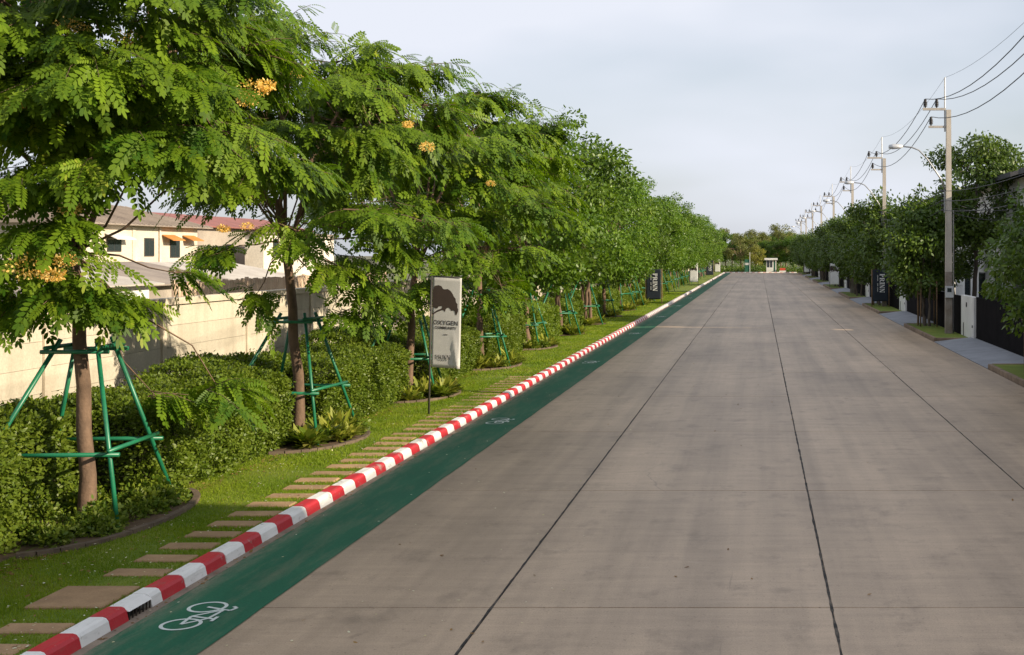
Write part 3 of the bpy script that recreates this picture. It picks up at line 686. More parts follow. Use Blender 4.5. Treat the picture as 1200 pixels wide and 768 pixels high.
# --- grass blades and fallen petals
def blades(y0, y1, dens, h, w, seed, x0=-8.3, x1=XK_BACK):
    g = np.random.default_rng(seed); n = int((y1 - y0) * (x1 - x0) * dens)
    x = g.uniform(x0, x1, n); y = g.uniform(y0, y1, n); ok = np.ones(n, bool)
    for sx, sy, hx, hy in stones: ok &= ~((abs(x - sx) < hx - .02) & (abs(y - sy) < hy - .015))
    for cx, cy, rx, ry in BEDS: ok &= ((x - cx) / rx) ** 2 + ((y - cy) / ry) ** 2 > 1
    x, y = x[ok], y[ok]; n = len(x); a = g.uniform(0, 6.28, n); hh = h * g.uniform(.5, 1.3, n); le = g.uniform(0, .9, n) * hh; b = g.uniform(0, 6.28, n)
    z = np.full(n, Z_LAWN - .012)
    V = np.zeros((n, 3, 3)); c, s = np.cos(a) * w / 2, np.sin(a) * w / 2
    V[:, 0] = np.stack([x - c, y - s, z], 1); V[:, 1] = np.stack([x + c, y + s, z], 1); V[:, 2] = np.stack([x + np.cos(b) * le, y + np.sin(b) * le, z + hh], 1)
    patch = np.array([mnoise.noise((px * 1.1, py * .9, 2.0)) for px, py in zip(x, y)]) * .75 + .42
    return V.reshape(-1, 3), np.clip(patch + g.normal(size=n) * .22, 0, 1)
bl_ = [blades(9.5, 20, 3800, .042, .011, 1), blades(20, 34, 1700, .045, .017, 2), blades(34, 60, 500, .05, .03, 3), blades(60, 110, 150, .055, .05, 4)]
me = soup('grass', np.concatenate([b[0] for b in bl_]), 3, np.concatenate([b[1] for b in bl_]), M['grass'])
inst('grass', me, label='short mown grass of the left verge', cat='grass', kind='stuff')
g = np.random.default_rng(5); n = 700
yy = 10.5 + 26 * g.random(n) ** 1.5; xx = np.where(g.random(n) < .85, g.uniform(-8.2, -6.25, n), g.uniform(-6, -2, n)); zz = np.where(xx < -6.2, Z_LAWN + .03, .012)
V = place_leaves(np.stack([xx, yy, zz], 1), g.normal(size=(n, 3)) * np.array([1, 1, .12]), np.tile([0, 0, 1.0], (n, 1)), g.uniform(.014, .036, n), simple_template(.38))
inst('fallen_petals', soup('fallen_petals', V, 6, g.random(n), M['petal']), label='pale petals fallen on the lawn and lane', cat='petals', kind='stuff')

n = 2600; yy = 9.5 + 40 * g.random(n) ** 1.3; kind_ = g.random(n)
xx = np.where(kind_ < .62, -7.99 + g.normal(size=n) * .09, np.where(kind_ < .85, g.uniform(-8.2, -6.25, n), np.where(kind_ < .95, -5.96 + np.abs(g.normal(size=n)) * .05, g.uniform(-5.9, 6.5, n)))); zz = np.where(xx < -6.2, Z_LAWN + .022, .012)
ok = np.ones(n, bool)
for cx, cy, rx, ry in BEDS: ok &= (((xx - cx) / rx) ** 2 + ((yy - cy) / ry) ** 2 > 1.1) | (xx > -6.2)
xx, yy, zz = xx[ok], yy[ok], zz[ok]; n = len(xx)
V = place_leaves(np.stack([xx, yy, zz], 1), g.normal(size=(n, 3)) * np.array([1, 1, .15]), np.array([0, 0, 1.0]) + g.normal(size=(n, 3)) * .25, g.uniform(.025, .065, n), simple_template(.28))
inst('fallen_leaves', soup('fallen_leaves', V, 6, g.random(n), M['litter']), label='dry brown leaves fallen along the foot of the hedge and in the gutter', cat='fallen leaves', kind='stuff')

# --- right-hand trees on the planting strips and in the gardens
dk = [leafy_tree(31, M['leaf_dark'], semi=(1.5, 2.0, 2.2), zc=3.4, nb=42, nl=240, leaf=.20, trunk_h=1.7, r0=.06, bark='bark_grey', w=.22, br=(.45, .75)),
      leafy_tree(32, M['leaf_dark'], semi=(1.5, 1.9, 2.3), zc=3.6, nb=44, nl=240, leaf=.19, trunk_h=1.8, r0=.06, bark='bark_grey', w=.24, trunks=2, br=(.45, .75)),
      leafy_tree(33, M['leaf_dark'], semi=(2.3, 2.3, 2.9), zc=5.9, nb=56, nl=260, leaf=.19, trunk_h=3.0, r0=.11, bark='bark_grey', w=.24, br=(.5, .85))]
GR = 'dark trees on the right-hand planting strips'
c = 0
for k, (a, b) in enumerate(ISL):
    spots = {0: [24.5, 28.5, 35.0], 1: [58.7, 60.0], 2: [82.0, 84.6]}.get(k) or [q + random.uniform(-.5, .5) for q in np.arange(a + 3.4, b - .5, 3.7)]
    for q in spots:
        s = {0: .88, 1: 1.0}.get(k, random.uniform(.90, 1.18))
        plant_tree('verge_tree', dk[c % 2], (7.95 + random.uniform(-.1, .15), q, .12), random.uniform(0, 6.28), (s, s, s * random.uniform(.95, 1.05)),
                   f'dark broad-leaved tree on the right-hand planting strips, {ORD[c] if c < len(ORD) else "last"} from the camera', GR); c += 1
plant_tree('garden_tree', dk[2], (10.3, 60.4, .18), 1.0, (1.05, 1.05, 1.08), 'tall dark tree behind the white gate wall and the nearest utility pole', 'garden trees on the right')
for q, x, s, lb in ((46.5, 10.4, .72, 'smaller tree behind the black gate, right edge'), (42.0, 10.3, .62, 'low tree behind the black gate at the right edge, nearer the camera'), (66.0, 10.2, .72, 'tree behind the second gate on the right'), (79.0, 10.3, .80, 'tree behind the navy sign on the right'), (90.5, 10.3, .74, 'tree behind the third gate on the right'),
                (104.0, 10.4, .82, 'garden tree behind the third utility pole'), (128.0, 10.4, .84, 'garden tree behind the fourth utility pole'), (152.0, 10.4, .84, 'garden tree near the fifth utility pole'), (170, 10.4, .8, 'garden tree near the sixth utility pole'), (196.0, 10.4, .84, 'garden tree towards the far end of the right side')):
    plant_tree('garden_tree', dk[2], (x, q, .18), q, s * .85, lb, 'garden trees on the right')
hr = [hedge_mesh(6, 10.5, .7, 1.85, 700, .10)]
t = thing('hedge', (9.35, 38.6, .18), 'green hedge showing over the top of the nearest black gate', 'hedge'); inst('foliage', hr[0][0], t, kind='stuff'); inst('dark_core', hr[0][1], t)

# --- tree belt beyond the end of the road
fb = [leafy_tree(41, M['leaf_fine'], semi=(3.2, 3.2, 3.2), zc=5.0, nb=40, nl=200, leaf=.26, trunk_h=2.4, r0=.14), leafy_tree(42, M['leaf_olive'], semi=(3.6, 3.4, 2.6), zc=4.8, nb=40, nl=170, leaf=.24, trunk_h=2.6, r0=.14),
      leafy_tree(43, M['leaf_yellow'], semi=(2.2, 2.2, 2.6), zc=3.8, nb=26, nl=150, leaf=.22, trunk_h=1.8, r0=.10), leafy_tree(44, M['leaf_fine'], semi=(3.0, 3.0, 3.2), zc=4.6, nb=40, nl=200, leaf=.26, trunk_h=2.2, r0=.14),
      leafy_tree(45, M['leaf_olive'], semi=(1.7, 1.7, 2.6), zc=5.2, nb=30, nl=150, leaf=.22, trunk_h=3.0, r0=.12)]
FB = [(842, 250, 1, 1.05), (858, 244, 0, .95), (868, 238, 1, .95), (886, 236, 2, .80), (880, 252, 4, 1.05), (893, 256, 4, 1.0), (899, 250, 3, .85), (908, 246, 0, .72), (911, 262, 1, 1.25), (921, 248, 1, .95), (930, 244, 3, .95), (940, 238, 3, .9), (950, 240, 0, .9), (962, 250, 3, 1.0), (826, 262, 0, 1.1), (812, 270, 3, 1.1), (975, 255, 0, 1.1), (870, 275, 3, 1.0), (900, 285, 0, 1.0), (930, 280, 0, 1.05), (850, 285, 1, 1.2), (915, 300, 3, 1.15), (885, 300, 3, 1.05)]
nm5 = ['leafy green', 'olive-brown', 'yellow-green', 'dark green', 'tall narrow olive']
for i, (px, D, v, s) in enumerate(FB):
    plant_tree('belt_tree', fb[v], ((px - VX) * D / F_PX, D, -.08), i * 1.7, s, f'{nm5[v]} tree in the belt beyond the road end, {ORD[sorted(p[0] for p in FB).index(px)]} from the left', 'trees beyond the end of the road')
mb = MB()
gq = np.random.default_rng(3)
n = 26000; P = np.stack([gq.uniform(-34, 26, n), gq.uniform(229, 236, n), np.abs(gq.normal(size=n)) * .55], 1)
P = np.concatenate([P, np.stack([gq.uniform(-60, 60, n), gq.uniform(300, 330, n), gq.uniform(0, 4.5, n)], 1)])
inst('undergrowth', soup('undergrowth', place_leaves(P, gq.normal(size=(2 * n, 3)), gq.normal(size=(2 * n, 3)) + np.array([0, 0, 1]), gq.uniform(.15, .4, 2 * n), LEAF), 6, gq.random(2 * n), M['leaf_dark']), label='low undergrowth beyond the end of the road', cat='undergrowth', kind='stuff')
MB().box(-80, 7, ROAD_END + .4, 330, -.075, .10).build('far_lawn', M['lawn'], kind='structure')
# ---------------------------------------------------------------- green tree supports
def support_proto():
    t = thing('tree_support', (0, 0, 0), 'x', 'tree support', 'green tree supports')
    tops = [(-.21, -.20), (.21, -.20), (.21, .20), (-.21, .20)]; feet = [(-1.32, -.95), (.80, -.92), (.74, 1.02), (-1.0, .95)]
    HT = 2.32
    for (a, b), (c, d) in zip(tops, feet):
        e = 1.05; MB().tube([(c, d, -.05), (a * e, b * e, HT)], .029, 8).build('leg', M['pole_green'], t, smooth=True)
    for z, ext, r in ((2.19, .16, .027), (.95, .14, .027)):
        f = 1 - z / HT; sq = [(a + (c - a) * f, b + (d - b) * f) for (a, b), (c, d) in zip(tops, feet)]
        for i in range(4):
            p, q = Vector(sq[i]), Vector(sq[(i + 1) % 4]); dd = (q - p).normalized(); zz = z + (.028 if i % 2 else -.028)
            o = Vector((dd.y, -dd.x)) * .045
            MB().tube([(*(p - dd * ext + o), zz), (*(q + dd * ext + o), zz)], r, 8).build('rail', M['pole_green'], t, smooth=True)
    return t
sp = support_proto()
SPY = [LT[k] for k in range(4)] + [(-8.4, q) for q in LY]
for i, (x, y) in enumerate(SPY):
    if y > 205: break
    lb = f'green pole frame propping the street trees, {ORD[i]} from the camera'
    kw = dict(loc=(x, y, Z_LAWN - .02), rz=(.06, -.1, .12, .3)[i] if i < 4 else random.uniform(-.4, .4), scale=1 if i < 4 else random.uniform(.92, 1.05), label=lb)
    if i == 0:
        sp.location = kw['loc']; sp.rotation_euler[2] = kw['rz']; sp['label'] = lb
    else: copy_tree(sp, None, **kw)

# ---------------------------------------------------------------- cream panel wall on the left
XW = -11.5; ZW = 2.60
wall = inst('panel_wall', None, None, (XW, 0, 0), label='long cream wall of concrete planks and posts behind the hedge', cat='wall')
post_me = MB().box(-.09, .09, -.09, .09, -.05, ZW - .10).mesh('post', M['wall_cap'])
plank_me = MB().cbox(-.03, .03, .098, 3.902, .004, .412, .004).mesh('plank', M['wall'])
cap_me = MB().cbox(-.10, .12, .003, 3.997, 0, .13, .012).mesh('cap', M['wall_cap'])
for k in range(-4, 11):
    y = 24.28 + 4 * k
    inst('post', post_me, wall, (0, y, 0)); inst('cap', cap_me, wall, (0, y, ZW - .10))
    for j in range(6): inst('plank', plank_me, wall, (random.uniform(-.006, .006) + .02, y, .015 + .415 * j))
yend = 24.28 + 44
MB().box(-.05, .05, yend, 232, -.05, ZW).build('far_run', M['wall'], wall)

# rusty picket fence and the old houses beyond the wall
fe = thing('picket_fence', (-13.0, 0, 0), 'rusty brown picket fence above the cream wall by the old houses', 'fence')
for z in (2.25, 2.76): MB().box(-.02, .02, 28.2, 44, z, z + .05).build('rail', M['rust'], fe)
pk = MB().box(.021, .04, -.062, .062, 1.6, 2.86).mesh('picket', M['rust'])
q = 28.3; nn = 0
while q < 44: inst('picket', pk, fe, (0, q, random.uniform(-.02, .02))); q += .155; nn += 1
for q in (28.2, 32.2, 36.2, 40.2, 43.9): MB().box(-.08, -.022, q - .06, q + .06, -.1, 2.9).build('post', M['rust'], fe)

def window(par, x, y0, y1, z0, z1, face, fr='frame_dark'):
    """window in a wall whose outer face is the plane X = x (face +1: looks to +X)"""
    s = face
    w = MB().box(min(x, x + s * .05), max(x, x + s * .05), y0, y1, z0, z1).build('window', M[fr], par)
    ym = (y0 + y1) / 2
    for a, b in ((y0 + .06, ym - .03), (ym + .03, y1 - .06)):
        MB().box(min(x + s * .051, x + s * .06), max(x + s * .051, x + s * .06), a, b, z0 + .06, z1 - .06).build('pane', M['glass'], w)

hA = thing('old_house', (-40, 0, 0), 'old cream house with a weathered grey hipped roof beyond the wall', 'house')
MB().box(-9, 0, 72, 90, -.08, 5.3).build('wall', M['old_wall'], hA)
rf = MB(); rf.add([(-9.6, 71.3, 5.25), (.7, 71.3, 5.25), (.7, 91, 5.25), (-9.6, 91, 5.25), (-4.5, 71.3, 6.95), (-4.5, 88.5, 6.80), (-9.6, 71.3, 5.32), (.7, 71.3, 5.32), (.7, 91, 5.32), (-9.6, 91, 5.32)],
             [(0, 1, 2, 3), (7, 8, 5, 4), (8, 9, 5), (9, 6, 4, 5), (6, 7, 4), (0, 6, 7, 1), (1, 7, 8, 2), (2, 8, 9, 3), (3, 9, 6, 0)])
roofA = rf.build('roof', M['roof_grey'], hA)
for q in np.arange(71.6, 91, .62):
    zt = 6.95 - .15 * (q - 71.3) / 17.2; f = 1 if q < 88.3 else max(.1, (91 - q) / 2.7)
    MB().tube([(.72, q, 5.34), (.72 - 5.2 * f * .98, q, 5.34 + (zt - 5.34) * f * .98 + .0)], .05, 5).build('roof_rib', M['roof_grey'], roofA)
for y0, y1, z0, z1 in ((77.5, 79.2, 3.6, 4.5), (82.2, 83.5, 3.3, 4.5), (85.8, 87.2, 3.2, 4.6)): window(hA, 0, y0, y1, z0, z1, 1)
for y0, y1, mt in ((77.2, 79.6, 'white'), (84.6, 86.4, 'awning'), (87.6, 89.3, 'awning')):
    MB().add([(.06, y0, 4.75), (.06, y1, 4.75), (.8, y1, 4.4), (.8, y0, 4.4), (.06, y0, 4.70), (.06, y1, 4.70), (.8, y1, 4.35), (.8, y0, 4.35)], [(0, 3, 2, 1), (4, 5, 6, 7), (0, 1, 5, 4), (1, 2, 6, 5), (2, 3, 7, 6), (3, 0, 4, 7)]).build('awning', M[mt], hA)
MB().tube([(.1, 84.2, -.05), (.1, 84.2, 5.2)], .06, 6).build('downpipe', M['pale_wall'], hA); MB().box(.002, .06, 80.6, 81.0, 2.6, 5.2).build('pilaster', M['old_wall'], hA)

hB = thing('old_house', (-41, 0, 0), 'grey block house with a faded red roof beyond the wall', 'house')
MB().box(-8, 0, 92.2, 114, -.08, 5.5).build('wall', M['grey_wall'], hB)
MB().add([(-8.5, 91.6, 5.5), (.6, 91.6, 5.5), (.6, 115, 5.5), (-8.5, 115, 5.5), (-4, 91.6, 6.55), (-4, 115, 6.55), (-8.5, 91.6, 5.42), (.6, 91.6, 5.42), (.6, 115, 5.42), (-8.5, 115, 5.42)],
         [(1, 2, 5, 4), (3, 0, 4, 5), (0, 1, 4), (2, 3, 5), (9, 8, 7, 6), (0, 6, 7, 1), (1, 7, 8, 2), (2, 8, 9, 3), (3, 9, 6, 0)]).build('roof', M['roof_red'], hB)
window(hB, 0, 103.5, 104.6, 3.0, 4.3, 1); window(hB, 0, 97, 98.6, 2.9, 4.2, 1)
hC = thing('old_house', (-37, 0, 0), 'pale plastered block with a narrow dark window beside the second tree', 'house')
MB().box(-1.4, 0, 94.4, 110, -.08, 4.95).build('wall', M['pale_wall'], hC); MB().box(-1.5, .25, 94.1, 110.3, 4.95, 5.1).build('roof', M['roof_grey'], hC); window(hC, 0, 96.2, 97.3, 3.3, 4.6, 1)
def shed(x, y0, y1, d, h, lb, wm, rm):
    s = thing('shed', (x, 0, 0), lb, 'shed'); MB().box(-d, 0, y0, y1, -.08, h - .1).build('wall', M[wm], s)
    MB().add([(.5, y0 - .3, h - .18), (.5, y1 + .3, h - .18), (-d - .2, y1 + .3, h + .75), (-d - .2, y0 - .3, h + .75), (.5, y0 - .3, h - .24), (.5, y1 + .3, h - .24), (-d - .2, y1 + .3, h + .69), (-d - .2, y0 - .3, h + .69)],
             [(0, 1, 2, 3), (7, 6, 5, 4), (0, 4, 5, 1), (1, 5, 6, 2), (2, 6, 7, 3), (3, 7, 4, 0)]).build('roof', M[rm], s)
    MB().box(.002, .05, y0 + (y1 - y0) * .55, y0 + (y1 - y0) * .75, 1.0, h - .5).build('window', M['glass'], s); return s
shed(-26, 52.5, 61.5, 4, 2.35, 'grey lean-to with a corrugated roof just beyond the picket fence', 'grey_wall', 'roof_grey')
shed(-27, 62.4, 73.5, 4, 2.3, 'cream lean-to with a pale roof beyond the picket fence, right of the grey one', 'pale_wall', 'roof_pale')
shed(-25, 40, 51.8, 5, 2.45, 'white low building behind the foliage of the nearest tree', 'white', 'roof_pale')
shed(-19, 24, 37, 5, 2.2, 'pale low building beyond the wall at the left edge', 'pale_wall', 'roof_grey')

# ---------------------------------------------------------------- printed banners
def text_mesh(txt, size, mat, bold=0.0, spacing=1.0):
    cu = bpy.data.curves.new('lettering', 'FONT'); cu.body = txt; cu.size = size; cu.align_x = 'CENTER'; cu.align_y = 'CENTER'; cu.offset = bold; cu.extrude = 0.0008; cu.space_character = spacing; cu.resolution_u = 3
    o = bpy.data.objects.new('tmp_text', cu); COL.objects.link(o); bpy.context.view_layer.update()
    me = bpy.data.meshes.new_from_object(o.evaluated_get(bpy.context.evaluated_depsgraph_get())); bpy.data.objects.remove(o); bpy.data.curves.remove(cu)
    me.materials.clear(); me.materials.append(mat); me.name = 'lettering'; return me

def serif_word(word, h, mat, thick=.2, thin=.07, gap=.16):
    """plain serif capitals out of strokes: P R I N; lies in X-Z, centred, 2 mm deep"""
    mb = MB(); x = 0; lay = [0]
    def poly(pts):
        lay[0] += 1; y = -.0003 * lay[0]; n = len(pts); mb.add([(a, y, b) for a, b in pts], [tuple(range(n))])
    def rect(a, b, c, d): poly([(a, c), (b, c), (b, d), (a, d)])
    def bowl(cx, z0, z1, w):
        zc, rz = (z0 + z1) / 2, (z1 - z0) / 2; n = 10; o, i_ = [], []
        for k in range(n + 1):
            a = -math.pi / 2 + math.pi * k / n; o.append((cx + w * math.cos(a), zc + rz * math.sin(a))); i_.append((cx + (w - thick) * math.cos(a), zc + (rz - thin) * math.sin(a)))
        for k in range(n): poly([o[k], o[k + 1], i_[k + 1], i_[k]])
    for chh in word:
        if chh in 'PRI':
            rect(x + .08, x + .08 + thick, 0, 1); rect(x, x + .16 + thick, 0, thin); rect(x, x + .16 + thick, 1 - thin, 1); w = .16 + thick
        if chh in 'PR':
            z0 = .44; rect(x + .2, x + .42, 1 - thin, 1); rect(x + .2, x + .42, z0, z0 + thin); bowl(x + .40, z0, 1, .33); w = .74
        if chh == 'R': poly([(x + .36, .46), (x + .58, .46), (x + .88, 0), (x + .64, 0)]); w = .90
        if chh == 'N':
            rect(x + .08, x + .08 + thin, 0, 1); rect(x, x + .24, 0, thin); rect(x + .66, x + .66 + thin, 0, 1); rect(x + .56, x + .84, 1 - thin, 1)
            poly([(x + .02, 1), (x + .26, 1), (x + .73, 0), (x + .52, 0)]); w = .84
        x += w + gap
    x -= gap
    mb.v = [((a - x / 2) * h, b, (c - .5) * h) for a, b, c in mb.v]
    return mb.mesh('lettering', mat)

def cloth(w, h, mat, fold=True, seed=0, tilt=0):
    """hanging banner panel: X to the right of its pole, Z up, both sides, real thickness"""
    nx, nz = 14, 22; v = []; f = []
    def yy(u, t):
        y = .003 * math.sin(5 * u + 2 * t + seed) * u
        if fold: y -= .055 * math.exp(-((u - u_f(t)) / .05) ** 2) * max(0, 1 - t / .40)
        return y
    def u_f(t): return .92 - .20 * min(1, t / .40)
    for side in (0, .006):
        for j in range(nz + 1):
            for i in range(nx + 1):
                u, t = i / nx, j / nz; v.append((u * w, yy(u, t) + side, t * h - tilt * u))
    n = (nx + 1) * (nz + 1)
    for j in range(nz):
        for i in range(nx):
            a = j * (nx + 1) + i; f.append((a, a + 1, a + nx + 2, a + nx + 1)); f.append((n + a, n + a + nx + 1, n + a + nx + 2, n + a + 1))
    edge = [i for i in range(nx + 1)] + [(j + 1) * (nx + 1) - 1 for j in range(1, nz + 1)] + [nz * (nx + 1) + i for i in range(nx - 1, -1, -1)] + [j * (nx + 1) for j in range(nz - 1, 0, -1)]
    for a, b in zip(edge, edge[1:] + edge[:1]): f.append((b, a, n + a, n + b))
    return MB().add(v, f).mesh('banner_cloth', mat, True)

def print_sheet(outlines, mat, w, h, name):
    """flat print 3 mm in front of a cloth"""
    mb = MB()
    for k, pts in enumerate(outlines): mb.add([(x * w, -.004 - .0006 * k, z * h) for x, z in pts], [tuple(range(len(pts)))])
    return mb.mesh(name, mat)
def logo_tree(w, h, mat):
    top = [(.0, .84), (.04, .875), (.10, .89), (.20, .895), (.30, .885), (.36, .855), (.42, .85), (.52, .855), (.62, .835), (.70, .80), (.745, .77), (.80, .75), (.82, .71), (.875, .69), (.87, .655), (.90, .635), (.895, .61), (.86, .585), (.84, .565), (.80, .58), (.78, .61), (.73, .62), (.66, .615), (.60, .64), (.55, .65), (.47, .635),
           (.44, .60), (.40, .615), (.30, .625), (.27, .61), (.34, .65), (.33, .665), (.22, .66), (.16, .635), (.07, .645), (.0, .65)]
    limb_ = [(0, .585), (.09, .60), (.18, .62), (.33, .64), (.34, .62), (.20, .602), (.10, .585), (0, .56)]
    gap1 = None
    return print_sheet([[(x, z) for x, z in reversed(top)], [(x, z) for x, z in limb_]], mat, w, h, 'tree_emblem')

BW, BH = .62, 1.90
grey_cloth = cloth(BW, BH, M['banner'], True, 1, .02); white_cloth = cloth(.85, 2.05, M['banner_white'], False, 2); navy_cloth = cloth(.98, 2.0, M['navy'], False, 4)
b1 = thing('banner_sign', (-6.92, 26.5, Z_LAWN - .02), 'tall grey banner reading OXYGEN COMMUNITY with a brown tree emblem, on the lawn', 'banner', 'banners along the verges'); b1.rotation_euler = (0, R(1.2), R(-6))
MB().tube([(0, 0, -.1), (0, 0, 2.93)], .022, 8).build('pole', M['frame_dark'], b1, smooth=True)
MB().tube([(0, 0, 2.93), (BW, 0, 2.91)], .012, 8).build('top_rod', M['frame_dark'], b1, smooth=True)
cl1 = inst('banner_cloth', grey_cloth, b1, (.03, 0, 1.02))
inst('tree_emblem', logo_tree(BW, BH, M['print_brown']), cl1, (.002, -.0005, .02))
for txt, sz, z, sp_ in (('OXYGEN', .128, .93, 1.04), ('COMMUNITY', .078, .825, 1.0)):
    o = inst('lettering', text_mesh(txt, sz, M['print_dark'], .0014, sp_), cl1, (.295, -.0055, z)); o.rotation_euler = (R(90), R(2), 0)
MB().box(.25, .34, -.006, -.004, .675, .692).build('dash', M['print_dark'], cl1)
inst('lettering', serif_word('PRINN', .088, M['print_dark'], .13, .07, .03), cl1, (.245, -.0055, .215))
for kx in range(4): MB().box(.165 + kx * .05, .18 + kx * .05, -.006, -.004, .135, .15).build('small_print', M['print_dark'], cl1)

def navy_sign(x, y, z, rz, lb, sx=1.0):
    t = thing('banner_sign', (x, y, z), lb, 'banner', 'banners along the verges', rz)
    for px in (-.06, 1.02): MB().tube([(px, 0, -.25), (px, 0, 2.35)], .03, 8).build('pole', M['timber'], t, smooth=True)
    c_ = inst('banner_cloth', navy_cloth, t, (-.02, -.035, .32))
    w = inst('lettering', serif_word('PRINN', .30, M['print_white'], .22, .085, .06), c_, (.60, -.035, 1.14)); w.rotation_euler = (0, R(90), 0)
    for k in range(16):
        if k in (6, 7, 11): continue
        MB().box(.30, .345, -.026, -.024, 1.62 - k * .066, 1.66 - k * .066).build('small_print', M['print_white'], c_)
    return t
navy_sign(7.2, 79.6, .15, 0, 'navy sign reading PRINN downwards, on the right verge by the second pole')
navy_sign(-7.45, 84.0, .12, R(-4), 'navy sign reading PRINN downwards, on the left verge among the trees')
navy_sign(-7.35, 178.0, .12, 0, 'far dark banner on the left verge, second navy one from the camera')
def white_sign(x, y, z, lb):
    t = thing('banner_sign', (x, y, z), lb, 'banner', 'banners along the verges')
    for px in (-.03, .88): MB().tube([(px, 0, -.25), (px, 0, 2.4)], .025, 6).build('pole', M['frame_dark'], t)
    c_ = inst('banner_cloth', white_cloth, t, (0, -.03, .3)); inst('tree_emblem', logo_tree(.85, 2.05, M['print_brown']), c_, (.002, -.02, .02)); return t
white_sign(-7.35, 135, .12, 'white banner with a dark emblem on the left verge, nearer of two')
white_sign(-7.25, 228 * .92, .12, 'white banner on the left verge near the road end')
white_sign(6.98, 123.2, .15, 'white banner on the right verge beyond the third pole')
white_sign(7.4, 205, .15, 'small far white banner on the right verge')

# ---------------------------------------------------------------- utility poles, lamps, cables
PX = 8.0; PY = [-1, 26, 53.2, 80.4, 107.6, 134.6, 161.0, 187.0, 213.0, 238.0]
def insulator(): return MB().lathe([(.03, 0), (.03, .05), (.085, .07), (.09, .10), (.05, .12), (.09, .15), (.095, .18), (.05, .20), (.085, .23), (.09, .26), (.045, .28), (.06, .31), (.06, .36), (.03, .38)], 10).mesh('insulator', M['black'], True)
ins_me = insulator()
def pole_proto():
    t = thing('utility_pole', (0, 0, 0), 'x', 'utility pole', 'utility poles on the right')
    def tap(z0, z1, w0, w1, m, nm):
        v = [(sx * w, sy * w, z) for z, w in ((z0, w0), (z1, w1)) for sx, sy in ((-1, -1), (1, -1), (1, 1), (-1, 1))]
        MB().add(v, [(3, 2, 1, 0), (4, 5, 6, 7), (0, 1, 5, 4), (1, 2, 6, 5), (2, 3, 7, 6), (3, 0, 4, 7)]).build(nm, M[m], t)
    tap(-.2, 2.6, .145, .132, 'pole_low', 'shaft_foot'); tap(2.602, 9.42, .132, .095, 'pole', 'shaft')
    MB().tube([(-.155, 0, 8.5), (-.155, 0, 10.78)], .035, 6).build('mast', M['steel'], t)
    MB().box(-1.08, -.12, -.05, .05, 9.40, 9.50).build('crossarm', M['arm_paint'], t); MB().box(-.84, -.12, -.05, .05, 8.66, 8.75).build('crossarm', M['arm_paint'], t)
    for x, z in ((-.98, 9.5), (-.50, 9.5), (-.74, 8.75)): inst('insulator', ins_me, t, (x, 0, z))
    MB().tube([(-.13, -.02, 6.0), (-.32, -.02, 6.5), (-.9, -.02, 7.35), (-1.25, -.02, 7.72), (-1.55, -.02, 7.84), (-1.95, -.02, 7.88)], [.035, .035, .032, .03, .03, .03], 8).build('lamp_arm', M['steel'], t, smooth=True)
    v = []
    for x, wy, z0, z1 in ((-1.92, .05, 7.84, 7.93), (-2.1, .12, 7.79, 7.97), (-2.35, .15, 7.77, 7.98), (-2.52, .10, 7.80, 7.93)):
        v += [(x, -wy, z0), (x, wy, z0), (x, wy * .7, z1), (x, -wy * .7, z1)]
    f = [(0, 1, 2, 3), (15, 14, 13, 12)] + [(4 * i + j, 4 * i + 4 + j, 4 * i + 4 + (j + 1) % 4, 4 * i + (j + 1) % 4) for i in range(3) for j in range(4)]
    MB().add(v, f).build('lamp_head', M['lamp'], t, smooth=True)
    MB().box(-.20, -.145, -.03, .03, 5.1, 6.1).build('cable_rack', M['steel'], t)
    for z in (5.2, 5.4, 5.6, 5.8, 6.0): MB().lathe([(.05, z - .05), (.065, z - .02), (.045, z), (.065, z + .02), (.05, z + .05)], 8, -.25, 0).build('spool', M['black'], t)
    return t
pp = pole_proto()
for i, y in enumerate(PY[1:]):
    lb = ['grey concrete utility pole outside the right edge of the view', 'nearest concrete utility pole with a meter box on the right verge', 'concrete utility pole beside the navy sign, second in view'][i] if i < 3 else f'concrete utility pole with a street lamp on the right, {ORD[i - 1]} in view'
    if i == 0: pp.location = (PX, y, .12); pp['label'] = lb
    else:
        o = copy_tree(pp, None, loc=(PX, y, .12), label=lb)
        if i == 1:
            mbx = MB().cbox(-.17, .17, -.26, -.16, 1.52, 2.0, .01).build('meter_box', M['lamp'], o)
            MB().box(-.09, .09, -.275, -.262, 1.75, 1.92).build('meter_window', M['glass'], mbx)
            MB().tube([(.2, -.02, 0), (.2, -.02, 5.2)], .028, 6).build('conduit', M['steel'], o)
def cable(dx, z, sag, r, lb, name='power_cable', y0=1):
    pts = []
    for a, b in zip(PY[y0 - 1:-1], PY[y0:]):
        for k in range(12):
            t = k / 12; pts.append((PX + dx, a + (b - a) * t, z + .12 - 4 * sag * t * (1 - t)))
    pts.append((PX + dx, PY[-1], z + .12))
    MB().tube(pts, r, 5).build(name, M['cable'], smooth=True, label=lb, cat='cable', group='cables along the pole line')
cable(-.98, 9.88, .95, .016, 'outermost black power cable on the upper crossarm insulators'); cable(-.50, 9.88, .95, .016, 'inner black power cable on the upper crossarm insulators'); cable(-.74, 9.13, .95, .016, 'black power cable on the lower crossarm insulators')
cable(-.155, 10.78, .6, .006, 'thin earth wire along the tips of the pole masts')
for k, z in enumerate((5.2, 5.6, 6.0)): cable(-.30, z, .35, .014, f'{("lowest", "middle", "topmost")[k]} of the three low service cables along the poles')
